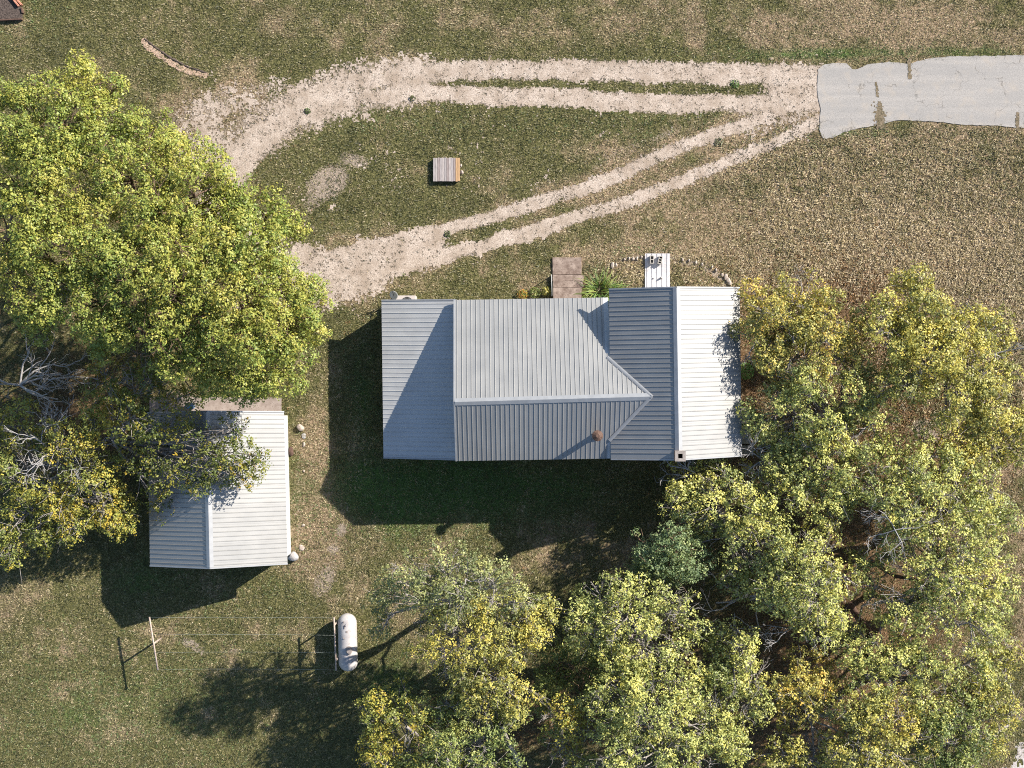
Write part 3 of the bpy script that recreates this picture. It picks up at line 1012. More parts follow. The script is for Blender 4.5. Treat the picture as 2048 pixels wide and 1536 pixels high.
# ------------------------------------------------------------------ well cover of planks
def well():
    z = 0.24
    root = empty('well_cover', P(892.5, 339.5, 0), 'square weathered plank platform standing on the looped lawn', 'platform')
    a, b = P(866, 362.5, z), P(920, 315.5, z)
    n = 12
    w = (b.x - a.x) / n
    rr = random.Random(4)
    for i in range(n):
        m = M_PLANK[3] if i in (10, 11) else M_PLANK[(0, 2, 1, 0, 2, 0, 1, 2, 0, 1, 3, 3)[i]]
        dz = rr.uniform(-.006, .006)
        box_obj('plank', (a.x + (i + .5) * w, (a.y + b.y) / 2 + rr.uniform(-.008, .008), z - 0.02 + dz), (w - 0.011, b.y - a.y + rr.uniform(-.02, .02), 0.04), m, root, bevel=0.004)
    for y in (a.y + 0.05, b.y - 0.05):
        box_obj('skirt_board', ((a.x + b.x) / 2, y, 0.09), (b.x - a.x - .06, 0.04, 0.20), M_PLANK[1], root)
    for x in (a.x + 0.03, b.x - 0.03):
        box_obj('skirt_board', (x, (a.y + b.y) / 2, 0.09), (0.04, b.y - a.y - .16, 0.20), M_PLANK[1], root)


well()


def rock(name, px, py, sx, sy, sz, mat, label, seed, group='loose stones around the yard', cat='stone', z=0.0):
    bm = bmesh.new()
    bmesh.ops.create_icosphere(bm, subdivisions=3, radius=1.0)
    rr = random.Random(seed)
    pl = [(Vector((rr.gauss(0, 1), rr.gauss(0, 1), rr.gauss(0, 1))).normalized(), rr.uniform(.62, .95)) for _ in range(11)]
    for v in bm.verts:
        for n, d in pl:
            k = v.co.dot(n)
            if k > d: v.co -= n * (k - d) * 0.85
        v.co *= 1 + rr.uniform(-.015, .015)
    rot = Matrix.Rotation(rr.uniform(0, 3), 3, 'Z')
    for v in bm.verts:
        v.co = rot @ v.co
        v.co = Vector((v.co.x * sx, v.co.y * sy, v.co.z * sz + sz * 0.55 + z))
    o = from_bm(name, bm, mat, None, loc=P(px, py, 0))
    return tag(o, label, cat, group)


rock('boulder', 601, 855, 0.22, 0.20, 0.17, M_STONE, 'tan boulder alone beside the upper right edge of the shed', 1, cat='boulder')
rock('boulder', 587, 1112, 0.30, 0.26, 0.24, M_STONE2, 'large grey boulder at the lower right corner of the shed', 2, cat='boulder')
rock('stone', 603, 1095, 0.17, 0.17, 0.05, M_STONE, 'flat pale stone just above the large grey boulder', 3)
rock('stone', 608, 889, 0.08, 0.13, 0.06, M_STONE, 'small pale stone below the tan boulder by the shed', 4)
rock('stone', 608, 872, 0.14, 0.15, 0.03, M_STONE2, 'flat grey stone touching the tan boulder', 5)
rock('stone', 924, 345, 0.10, 0.13, 0.08, M_STONE, 'pale stone against the right side of the plank platform', 6)
rock('stone', 922, 331, 0.06, 0.09, 0.06, M_STONE, 'smaller stone at the upper right of the plank platform', 7)
rock('stone', 608, 942, 0.06, 0.07, 0.05, M_STONE, 'small stone midway along the east side of the shed', 8)
rock('stone', 607, 1050, 0.09, 0.09, 0.06, M_STONE, 'small stone above the flat pale stone by the shed', 9)
rock('scrap_log', 583, 902, 0.16, 0.26, 0.12, M_RUST, 'dark brown log stub against the east side of the shed', 10, cat='log')
EDGE = [(1249, 519), (1258, 517), (1266, 518), (1274, 517), (1283, 514), (1365, 519), (1378, 521), (1392, 525), (1404, 529), (1424, 534), (1432, 540), (1444, 550), (1452, 553), (1459, 566), (1456, 560), (1225, 531), (1232, 530)]
for i, (x, y) in enumerate(EDGE):
    rr = random.Random(200 + i)
    big_ = 1.7 if i in (12, 13, 14, 15) else 1
    rock('edging_stone', x, y, 0.07 * big_ * rr.uniform(.8, 1.3), 0.09 * big_ * rr.uniform(.8, 1.3), 0.085, M_STONE, ('larger pale edging stone at the right end of the curved bed' if big_ > 1 else 'small pale edging stone on the bed rim left of the metal sheet' if x < 1300 else 'small pale edging stone on the curved rim right of the metal sheet'), 210 + i, 'stones edging the garden bed')


# ------------------------------------------------------------------ metal sheet with blocks
def sheet():
    a, b = P(1290, 590, 0.12), P(1340, 507, 0.12)
    W, L = b.x - a.x, b.y - a.y
    n = 5
    prof = [(0, 0.0)]
    for k in range(n):
        c = (k + 0.5) * W / n
        prof += [(c - .035, 0), (c - .016, .028), (c + .016, .028), (c + .035, 0)]
    prof.append((W, 0))
    bm = bmesh.new()
    rows = []
    K = 6
    for j in range(K + 1):
        y = a.y + L * j / K
        z0 = 0.10 + 0.02 * math.sin(j * 1.3)
        rows.append(([bm.verts.new((a.x + x, y, z0 + z)) for x, z in prof], [bm.verts.new((a.x + x, y, z0 + z - .01)) for x, z in prof]))
    m = len(prof)
    for j in range(K):
        for i in range(m - 1):
            bm.faces.new((rows[j][0][i], rows[j][0][i + 1], rows[j + 1][0][i + 1], rows[j + 1][0][i]))
            bm.faces.new((rows[j][1][i], rows[j + 1][1][i], rows[j + 1][1][i + 1], rows[j][1][i + 1]))
    for j in (0, K):
        for i in range(m - 1):
            bm.faces.new((rows[j][0][i], rows[j][1][i], rows[j][1][i + 1], rows[j][0][i + 1]))
    o = from_bm('metal_sheet', bm, M_SHEET)
    tag(o, 'white ribbed metal sheet lying on the garden bed by the roof edge', 'metal sheet')


sheet()


def block(px, py, rz, holes, label, sc_=1.0):
    """hollow concrete block lying with its cores up"""
    w, l, h, t = 0.20, 0.41, 0.20, 0.034
    w *= sc_; l *= sc_
    bm = bmesh.new()
    for s in (-1, 1):
        add_box(bm, (s * (w - t) / 2, 0, h / 2), (t, l, h))
    for i in range(holes + 1):
        y = -l / 2 + t / 2 + (l - t) * i / holes
        add_box(bm, (0, y, h / 2), (w - 2 * t, t, h))
    add_box(bm, (0, 0, 0.012), (w - 2 * t, l - 2 * t, 0.004))
    o = from_bm('concrete_block', bm, M_BLOCK, None)
    p = P(px, py, 0.2)
    o.location = (p.x, p.y, 0.142)
    o.rotation_euler = (0, 0, rz)
    tag(o, label, 'concrete block', 'blocks weighting the metal sheet')


block(1303.5, 519.5, -0.03, 2, 'upright concrete block with two square holes on the white metal sheet')
block(1320, 520.5, -0.22, 3, 'tilted concrete block with three narrow holes on the white metal sheet')
rock('stone', 1306.5, 557, 0.05, 0.045, 0.04, M_STONE2, 'small dark stone at left on the white metal sheet', 31, z=0.12)
rock('stone', 1322, 556, 0.07, 0.07, 0.12, M_STONE2, 'taller dark stone at right on the white metal sheet', 32, z=0.12)


# ------------------------------------------------------------------ heat pump and dish by the lean-to
def ac():
    a, b = P(791, 622, 0.85), P(832, 591, 0.85)
    cx, cy = (a.x + b.x) / 2, (a.y + b.y) / 2
    w, d = b.x - a.x, b.y - a.y
    root = empty('air_conditioner', (cx, cy, 0), 'beige air conditioner cabinet half hidden below the lean-to roof', 'air conditioner')
    box_obj('cabinet', (cx, cy, 0.42), (w, d, 0.80), M_AC, root, bevel=0.02)
    bm = bmesh.new()
    c = Vector((cx + 0.06, cy + 0.02, 0.825))
    bmesh.ops.create_cone(bm, segments=24, radius1=0.31, radius2=0.31, depth=0.012, cap_ends=True, matrix=Matrix.Translation(c))
    from_bm('fan_well', bm, M_BLACK, root)
    bm = bmesh.new()
    for k in range(5):
        R = 0.06 + 0.06 * k
        pts = [c + Vector((R * math.cos(q), R * math.sin(q), 0.02)) for q in np.linspace(0, 2 * math.pi, 21)]
        add_tube(bm, pts, 0.007, 4, False)
    for k in range(6):
        q = k * math.pi / 3
        add_tube(bm, [c + Vector((0, 0, .025)), c + Vector((.31 * math.cos(q), .31 * math.sin(q), .02))], 0.007, 4)
    from_bm('fan_grille', bm, M_TRIM, root)
    # dish
    r2 = empty('satellite_dish', P(784, 597), 'small grey satellite dish tilted beside the air conditioner', 'satellite dish')
    p = P(788, 589, 1.0)
    bm = bmesh.new()
    rot = Matrix.Rotation(math.radians(38), 4, 'X') @ Matrix.Rotation(math.radians(-12), 4, 'Y')
    rings = []
    for k in range(5):
        R = 0.26 * k / 4
        rings.append([bm.verts.new(p + rot.to_3x3() @ Vector((R * .85 * math.cos(q), R * math.sin(q), 0.9 * R * R))) for q in np.linspace(0, 2 * math.pi, 21)[:-1]] if k else [bm.verts.new(p)])
    for i in range(20):
        bm.faces.new((rings[0][0], rings[1][i], rings[1][(i + 1) % 20]))
        for k in range(1, 4):
            bm.faces.new((rings[k][i], rings[k + 1][i], rings[k + 1][(i + 1) % 20], rings[k][(i + 1) % 20]))
    d = from_bm('dish', bm, M_DISH, r2, smooth=True)
    sm = d.modifiers.new('solid', 'SOLIDIFY'); sm.thickness = 0.015
    tube_obj('mast', [P(785, 598, 0), P(786, 597, 0.75), p - Vector((0, 0, .02))], 0.025, M_TRIM, r2)
    tube_obj('feed_arm', [p + Vector((0, -.1, 0)), p + Vector((-.05, .15, .34))], 0.014, M_BLACK, r2, 5)


ac()


# ------------------------------------------------------------------ propane tank
def tank():
    c = P(695.5, 1284.5, 0.74)
    root = empty('propane_tank', (c.x, c.y, 0), 'pale grey horizontal propane tank beside the clothesline', 'tank', rz=math.radians(1.5))
    R, L = 0.485, 2.96
    prof = []
    half = L / 2
    for k in range(9):
        q = k / 8 * math.pi / 2
        prof.append((-half + R * (1 - math.sin(q)) if False else -half + R - R * math.cos(q), R * math.sin(q)))
    prof += [(-0.4, R), (0.4, R)]
    for k in range(9):
        q = k / 8 * math.pi / 2
        prof.append((half - R + R * math.sin(q), R * math.cos(q)))
    bm = bmesh.new()
    n = 32
    rings = []
    for y, r in prof:
        if r < 1e-4: rings.append([bm.verts.new((0, y, 0.74))])
        else: rings.append([bm.verts.new((r * math.cos(t), y, 0.74 + r * math.sin(t))) for t in np.linspace(0, 2 * math.pi, n + 1)[:-1]])
    for a, b in zip(rings[:-1], rings[1:]):
        for i in range(n):
            j = (i + 1) % n
            if len(a) == 1: bm.faces.new((a[0], b[i], b[j]))
            elif len(b) == 1: bm.faces.new((a[i], b[0], a[j]))
            else: bm.faces.new((a[i], b[i], b[j], a[j]))
    shell = from_bm('shell', bm, M_TANK, root, loc=(0, 0, 0), smooth=True)
    bm = bmesh.new()
    for r0, r1, z, d in ((0.19, 0.19, 1.23, .16), (0.19, 0.13, 1.335, .05)):
        bmesh.ops.create_cone(bm, segments=22, radius1=r0, radius2=r1, depth=d, cap_ends=True, matrix=Matrix.Translation((0.12, -0.32, z)) @ Matrix.Diagonal((0.86, 1.1, 1, 1)))
    from_bm('valve_dome', bm, M_TANKD, root, loc=(0, 0, 0))
    for (x, y, sx, sy) in ((0.03, 0.62, .07, .09), (-0.12, 0.28, .09, .06), (-0.10, 0.86, .02, .18), (-.12, 1.12, .05, .06)):
        bm = bmesh.new()
        z = 0.74 + math.sqrt(R * R - x * x)
        add_box(bm, (x, y, z + .005), (sx, sy, .035))
        from_bm('fitting', bm, M_TANKD if sx > .03 else M_RUST, root, loc=(0, 0, 0))
    for x in (-0.25, 0.25):
        for y in (-0.85, 0.85):
            bm = bmesh.new()
            add_box(bm, (x, y, 0.16), (0.09, 0.12, 0.36))
            from_bm('leg', bm, M_RUST, root, loc=(0, 0, 0))
    for y in (-0.95, 0.95):
        bm = bmesh.new()
        add_tube(bm, [(0, y - .06, 1.21), (0, y - .04, 1.27), (0, y + .04, 1.27), (0, y + .06, 1.21)], 0.014, 6)
        from_bm('lifting_lug', bm, M_TANK, root, loc=(0, 0, 0))


tank()


# ------------------------------------------------------------------ clothesline
HC = 1.5


def clothesline():
    lt, lb = P(299, 1234, HC), P(316, 1340, HC)
    rt, rb = P(668, 1234.5, HC), P(672.5, 1341, HC)
    root = empty('clothesline_post', P(321, 1278), 'pale T shaped clothesline post at the left end', 'clothesline post')
    mid = lt + (lb - lt) * 0.5
    base = P(321, 1278)
    tube_obj('post', [Vector((mid.x, mid.y, -.1)), Vector((mid.x, mid.y, HC))], 0.048, M_PIPE, root)
    tube_obj('crossbar', [lt + Vector((0, 0, .02)), lb + Vector((0, 0, .02))], 0.042, M_PIPE, root)
    r2 = empty('clothesline_rack', P(672, 1285), 'pale two legged clothesline frame standing against the propane tank', 'clothesline post')
    for f in (0.15, 0.82):
        p = rt + (rb - rt) * f
        tube_obj('post', [Vector((p.x, p.y, -.1)), Vector((p.x, p.y, HC))], 0.042, M_PIPE, r2)
    tube_obj('crossbar', [rt + Vector((0, 0, .02)), rb + Vector((0, 0, .02))], 0.042, M_PIPE, r2)
    for f, wl in ((0.01, 'uppermost'), (0.335, 'second'), (0.665, 'third'), (0.985, 'lowest')):
        a, b = lt + (lb - lt) * f, rt + (rb - rt) * f
        pts = []
        for k in range(9):
            t = k / 8
            q = a + (b - a) * t
            q.z = HC + 0.06 - 0.16 * 4 * t * (1 - t)
            pts.append(q)
        o = tube_obj('clothesline_wire', pts, 0.0038, M_WIRE, None, 4)
        tag(o, wl + ' of four thin pale clothesline wires from the T post to the tank', 'wire', 'clothesline wires')


clothesline()

# ------------------------------------------------------------------ raised bed in the upper left corner
bed = empty('raised_bed', P(0, 10), 'dark mulch bed edged with faded red boards at upper left corner', 'raised bed')
bm = bmesh.new()
ring = [(-90, 44), (44, 42), (47, 22), (42, 14), (18, -10), (-20, -60), (-90, -60)]
tv = [bm.verts.new(P(x, y, 0) + Vector((0, 0, 0.16))) for x, y in ring]
bv = [bm.verts.new(P(x, y, 0) + Vector((0, 0, -.02))) for x, y in ring]
bm.faces.new(tv)
for i in range(len(ring)):
    j = (i + 1) % len(ring)
    bm.faces.new((tv[i], tv[j], bv[j], bv[i]))
from_bm('mulch', bm, M_MULCH, bed)
for off, hh in ((0, 0.30), (5.5, 0.24)):
    p0, p1 = P(10 + off, -24, 0), P(41 + off * .8, 15 - off * .6, 0)
    d = p1 - p0
    rot = Matrix.Rotation(math.atan2(d.y, d.x), 4, 'Z')
    box_obj('border_board', ((p0.x + p1.x) / 2, (p0.y + p1.y) / 2, hh / 2), (d.length, 0.09, hh), M_REDWOOD, bed, rot=rot, bevel=.008)
for (xa, ya, xb, yb) in ((45, 17, 48, 28), (46, 40, -60, 45)):
    p0, p1 = P(xa, ya, 0), P(xb, yb, 0)
    d = p1 - p0
    box_obj('border_board', ((p0.x + p1.x) / 2, (p0.y + p1.y) / 2, .11), (d.length, 0.06, .24), M_RUST, bed, rot=Matrix.Rotation(math.atan2(d.y, d.x), 4, 'Z'))

# blue bin by the shed
bb = P(378, 812, 0.6)
bin_ = empty('storage_bin', (bb.x, bb.y, 0), 'small blue plastic bin under the tree by the shed roof', 'bin')
box_obj('tub', (bb.x, bb.y, 0.25), (0.34, 0.26, 0.5), M_BLUE, bin_, bevel=0.03)
box_obj('lid', (bb.x, bb.y, 0.53), (0.38, 0.30, 0.05), M_BLUE, bin_, bevel=0.015)


# ------------------------------------------------------------------ plants by the house
def blade_mesh(name, L, w, arch, seed):
    rr = random.Random(seed)
    V, F = [], []
    n = 7
    for k in range(n + 1):
        t = k / n
        x = L * (0.30 * t + 0.70 * t ** 1.6)
        z = L * arch * (t * 1.7 - 1.55 * t ** 2.1)
        ww = w * (1 - t ** 2.2) + 0.002
        V += [(x, -ww, z + ww * .5), (x, 0, z), (x, ww, z + ww * .5)]
    for k in range(n):
        a = k * 3
        F += [(a, a + 3, a + 4, a + 1), (a + 1, a + 4, a + 5, a + 2)]
    me = bpy.data.meshes.new(name)
    me.from_pydata(V, [], F)
    c = np.ones((len(V), 4), np.float32)
    base = np.array(((0.10, 0.17, 0.035), (0.16, 0.22, 0.05), (0.24, 0.27, 0.07), (0.07, 0.13, 0.03))[seed % 4])
    for k in range(len(V)):
        c[k, :3] = base * (0.75 + 0.5 * (k // 3) / n)
    a = me.attributes.new('col', 'FLOAT_COLOR', 'POINT')
    a.data.foreach_set('color', c.ravel())
    me.materials.append(M_GRASS)
    return me


BLADES = [blade_mesh('leaf', 0.75 + .08 * i, 0.016 + .002 * (i % 3), 0.55 + .07 * (i % 4), i) for i in range(8)]


def leafy_clump(name, px, py, n, spread, label, scale=1.0, seed=0):
    root = empty(name, P(px, py), label, 'plant')
    rr = random.Random(seed)
    for i in range(n):
        o = bpy.data.objects.new('leaf', BLADES[rr.randrange(8)])
        COL.objects.link(o)
        o.parent = root
        q = rr.uniform(0, 6.283)
        d = spread * math.sqrt(rr.random())
        o.location = (d * math.cos(q) * 1.3, d * math.sin(q), 0)
        o.rotation_euler = (rr.uniform(-.25, .25), rr.uniform(-.5, .1), q + rr.uniform(-.9, .9))
        s = scale * rr.uniform(.7, 1.15)
        o.scale = (s, s, s * rr.uniform(.8, 1.2))


leafy_clump('daylily_clump', 1199, 580, 110, 0.34, 'bright green daylily clump with long arching leaves beside the steps', 1.0, 1)
leafy_clump('daylily_clump', 1232, 584, 46, 0.22, 'smaller yellowish daylily clump against the wing roof edge', .75, 2)


def weed(px, py, r, h, n, cols, label, seed, cat='plant', name='weed_plant', group='weeds on the tracks and beds'):
    rng = np.random.default_rng(seed)
    p = P(px, py)
    if cat == 'plant' and h < .3: h, n = h * .55, int(n * .6)
    root = empty(name, p, label, cat, group)
    tubes = []
    for k in range(7):
        q = rng.uniform(0, 6.28)
        e = np.array((r * .7 * math.cos(q), r * .7 * math.sin(q), h * rng.uniform(.6, 1)))
        tubes.append((np.array([(0, 0, 0), e * .5 + (0, 0, h * .12), e]), np.array((.012, .008, .004))))
    V, F = tube_arrays(tubes, 4)
    np_mesh('stem', V, F, M_BARK, root, loc=(0, 0, 0))
    ang, rad = rng.uniform(0, 6.28, n), r * np.sqrt(rng.random(n))
    z = h * (0.25 + 0.75 * rng.random(n)) * np.sqrt(np.clip(1.05 - (rad / r) ** 2, 0, 1))
    c = np.stack([rad * np.cos(ang), rad * np.sin(ang), z], -1)
    V, F, C = leaf_quads(c, np.tile((0, 0, 1.0), (n, 1)), 0.075, rng, np.array(cols)[rng.integers(0, len(cols), n)])
    tag(np_mesh('foliage', V, F, M_LEAF, root, cols=C, loc=(0, 0, 0)), kind='stuff')


def leaf_quads(c, outward, size, rng, col, up=0.40, rnd=0.55, ow=1.0):
    n = len(c)
    nn = outward * ow + np.array((0, 0, up)) + rng.normal(0, rnd, (n, 3)) + np.array(sdir) * 0.15
    nn /= np.linalg.norm(nn, axis=1, keepdims=True) + 1e-9
    t = np.cross(nn, rng.normal(0, 1, (n, 3)))
    t /= np.linalg.norm(t, axis=1, keepdims=True) + 1e-9
    b = np.cross(nn, t)
    L = (size * rng.uniform(.5, 1.4, n) / 2)[:, None]
    Wd = L * rng.uniform(.5, .78, n)[:, None]
    V = np.empty((n, 4, 3))
    V[:, 0] = c - t * L
    V[:, 1] = c + b * Wd - t * L * .15 + nn * L * .12
    V[:, 2] = c + t * L
    V[:, 3] = c - b * Wd - t * L * .15 + nn * L * .12
    C = np.ones((n, 4, 4))
    C[:, :, :3] = (col * rng.uniform(.78, 1.22, (n, 1)))[:, None, :]
    return V.reshape(-1, 3), np.arange(n * 4).reshape(-1, 4), C.reshape(-1, 4)


weed(1046, 590, 0.30, 0.4, 260, [(.36, .16, .02), (.22, .20, .03), (.10, .13, .03)], 'small orange and yellow weed near the roof eave left of the steps', 1)
weed(1070, 586, 0.30, 0.4, 240, [(.10, .13, .03), (.17, .18, .04)], 'low green weed between the orange weed and the steps', 2)
weed(1092, 583, 0.26, 0.5, 230, [(.13, .14, .03), (.26, .22, .04)], 'yellow green weed touching the left side of the steps', 3)
weed(615, 222, 0.16, 0.2, 120, [(.05, .07, .02), (.07, .10, .03)], 'dark green weed alone on the wide gravel bend', 4)
weed(1470, 168, 0.24, 0.2, 180, [(.05, .10, .015), (.08, .14, .03)], 'bright green weed on the grass strip between upper ruts', 5)
weed(895, 468, 0.17, 0.2, 120, [(.05, .07, .02), (.07, .10, .03)], 'dark green weed in the middle strip of diagonal track', 6)
weed(1437, 284, 0.24, 0.22, 170, [(.10, .11, .06), (.14, .14, .08)], 'grey green weed on the diagonal track near the paved drive', 7)
weed(825, 197, 0.16, 0.2, 100, [(.06, .07, .03), (.08, .09, .03)], 'dark weed on the lower rut where the tracks part', 8)
weed(1490, 742, 0.45, 0.7, 420, [(.06, .13, .02), (.10, .18, .03)], 'green bush between the wing roof and the amber tinged tree', 9, 'bush', 'bush')


# ------------------------------------------------------------------ trees
PAL = {
    'maple': [(0.117, 0.160, 0.034), (0.178, 0.209, 0.041), (0.230, 0.242, 0.050), (0.272, 0.266, 0.054), (0.300, 0.266, 0.056)],
    'mapleg': [(.150, .215, .024), (.205, .255, .028), (.265, .285, .034), (.095, .160, .022), (.29, .28, .034)],
    'dark': [(.055, .075, .018), (.090, .110, .022), (.140, .150, .028), (.190, .175, .030), (.30, .21, .026)],  # olive leaves, darkened for the shade that taller trees cast on them
    'yellow': [(0.106, 0.129, 0.034), (0.185, 0.202, 0.045), (0.269, 0.258, 0.052), (0.347, 0.297, 0.054), (0.414, 0.302, 0.040)],
    'olive': [(0.135, 0.163, 0.054), (0.234, 0.256, 0.078), (0.348, 0.355, 0.105), (0.447, 0.429, 0.131), (0.511, 0.461, 0.121)],
    'olivey': [(.120, .132, .042), (.215, .215, .060), (.315, .295, .074), (.395, .350, .082), (.45, .36, .075)],
    'orange': [(.165, .160, .045), (.275, .240, .058), (.375, .300, .066), (.440, .310, .062), (.50, .27, .06)],
    'amber': [(.140, .145, .046), (.230, .222, .060), (.325, .290, .072), (.395, .325, .078), (.46, .315, .065)],
    'sage': [(.090, .108, .042), (.150, .168, .066), (.215, .228, .088), (.280, .285, .108), (.32, .31, .11)],
    'bluegreen': [(.070, .105, .046), (.110, .155, .068), (.155, .205, .088), (.205, .245, .105), (.25, .27, .11)],
    'green': [(.075, .105, .034), (.130, .165, .048), (.190, .220, .064), (.255, .270, .078), (.31, .29, .08)],
}


PALK = 1.08
TW = 'yellow green trees west of the house'
TE = 'autumn trees east and south of the house'


def rot_about(d, ang, rng):
    ax = np.cross(d, rng.normal(0, 1, 3))
    ax /= np.linalg.norm(ax) + 1e-9
    return d * math.cos(ang) + np.cross(ax, d) * math.sin(ang)


def curve_pts(a, b, n, sag, rng, wob):
    t = np.linspace(0, 1, n)[:, None]
    m = (a + b) / 2 + np.array((0, 0, sag)) + rng.normal(0, wob, 3)
    p = (1 - t) ** 2 * a + 2 * t * (1 - t) * m + t ** 2 * b
    p[1:-1] += rng.normal(0, wob * .22, (n - 2, 3))
    return p


def twig_set(tubes, p, d, L, r, depth, rng, spread=.6):
    """a bare branching spray"""
    n = 5
    pts = [p]
    dd = d
    for k in range(n - 1):
        dd = dd + rng.normal(0, .24, 3)
        dd /= np.linalg.norm(dd)
        pts.append(pts[-1] + dd * L / (n - 1))
    pts = np.array(pts)
    tubes.append((pts, np.linspace(r, max(.007, r * .55), n)))
    if depth:
        for k in range(rng.integers(2, 5)):
            q = pts[rng.integers(1, n)]
            twig_set(tubes, q, rot_about(dd, rng.uniform(.35, .35 + spread), rng), L * rng.uniform(.5, .75), r * .58, depth - 1, rng, spread)


def tree(name, label, group, trunk, lobes, pal, dens=1.0, leaf=0.108, puff=0.62, gap=0.12, twigs=3, bark=None, seed=0, tr=0.2, base=None, cat='tree', low=0.45, bare=None):
    """lobes: (px, py, radius px, height of the lobe's top). Each lobe is a dome of leaf puffs carried by its own limb."""
    rng = np.random.default_rng(1000 + seed)
    bark = bark or M_BARK
    if bare is None: bare = .13 if twigs >= 4 else .03
    hmax = max(l[3] for l in lobes)
    if group == TE and puff > .6: puff, dens, gap = .54, dens * .86, gap + .05
    b = P(*trunk, 0)
    root = empty(name, b, label, cat, group)
    b = np.array(b)
    if pal == 'maple': dens *= 1.14
    fork = b + np.array((rng.normal(0, .2), rng.normal(0, .2), hmax * (base or 0.30)))
    pts = curve_pts(b - (0, 0, .2), fork, 6, 0, rng, .12)
    V, F = tube_arrays([(pts, np.linspace(tr * 1.35, tr, 6))], 8)
    np_mesh('trunk', V, F, bark, root, smooth=True)
    SP, SO, SC = [], [], []
    pal = np.array(PAL[pal])
    for (px, py, rp, h) in lobes:
        if group == TE: rp *= 1.10
        zc = h * (1 - 0.30)
        R = rp / S * (H - h) / H
        zc = max(h - R * 1.05, h * .5)
        c = np.array(P(px, py, zc + R * .45))
        c[2] = zc
        tubes = []
        lp = curve_pts(fork, c + np.array((0, 0, R * .1)), 9, hmax * .10, rng, .30)
        tubes.append((lp, np.linspace(tr * .62, tr * .22, 9)))
        n = max(5, int(1.9 * (R / puff) ** 2 + 2))
        lobe_tint = rng.normal(0, .9)
        # dome sampling with rejection for even spread
        got = []
        tries = 0
        while len(got) < n and tries < 900:
            tries += 1
            stray = rng.random() < (.16 if group == TE else .07)
            q, d = rng.uniform(0, 6.283), math.sqrt(rng.random()) * max(.5, 1.03 - .26 * puff / R) if not stray else rng.uniform(.95, 1.28)
            zz = math.sqrt(max(0, 1 - d * d))
            low_ = rng.random() < low * .5
            pos = c + np.array((R * d * math.cos(q), R * d * math.sin(q), R * (1.0 * zz * (rng.uniform(-.35, .5) if low_ else 1)) + rng.normal(0, .12) - .25 * d * R * .5))
            if all(np.linalg.norm(pos - g) > puff * .85 for g in got):
                got.append(pos)
        for pos in got:
            drop = rng.random() < gap
            r = puff * rng.uniform(.60, 1.22) * (.72 if np.hypot(*(pos - c)[:2]) > R * 1.02 else 1)
            start = lp[rng.integers(4, 9)]
            bp = curve_pts(start, pos - np.array((0, 0, r * .2)), 6, rng.uniform(-.1, .25), rng, .14)
            tubes.append((bp, np.linspace(tr * .20 + .008, .014, 6)))
            for k in range(twigs):
                q = pos + rng.normal(0, 1, 3) * r * (.62, .62, .45)
                tubes.append((curve_pts(bp[rng.integers(2, 6)], q, 4, .05, rng, .07), np.linspace(.017, .008, 4)))
            if drop or rng.random() < bare:
                dv = pos - c
                dv = dv / (np.linalg.norm(dv) + 1e-6) + np.array((0, 0, .5))
                twig_set(tubes, pos - dv * r * .5, dv / np.linalg.norm(dv), r * 1.15, .020, 2, rng)
                if drop and rng.random() < .8: continue
            ns = int(58 * (r / .62) ** 2 * dens)
            dv = rng.normal(0, 1, (ns, 3))
            dv[:, 2] = dv[:, 2] * .8 + .22
            dv /= np.linalg.norm(dv, axis=1, keepdims=True)
            rad = r * (0.42 + 0.62 * rng.random(ns) ** .6)
            sp = pos + dv * rad[:, None] * (1.08, 1.08, .78)
            SP.append(sp)
            SO.append(dv)
            t = np.clip(rng.normal(1.7 + .35 * lobe_tint + rng.normal(0, .55), 1.05, ns), 0, len(pal) - 1.001)
            i = t.astype(int)
            f = (t - i)[:, None]
            SC.append(pal[i] * (1 - f) + pal[i + 1] * f)
        V, F = tube_arrays(tubes, 5)
        np_mesh('limb', V, F, bark if twigs < 4 else M_TWIG, root, smooth=True)
    SP, SO, SC = np.concatenate(SP), np.concatenate(SO), np.concatenate(SC)
    K = 8
    n = len(SP) * K
    c = np.repeat(SP, K, 0) + rng.normal(0, .075, (n, 3)) * (1, 1, .75)
    V, F, C = leaf_quads(c, np.repeat(SO, K, 0), leaf, rng, np.repeat(SC, K, 0) * PALK)
    tag(np_mesh('crown', V, F, M_LEAF, root, cols=C), kind='stuff')
    return len(F)


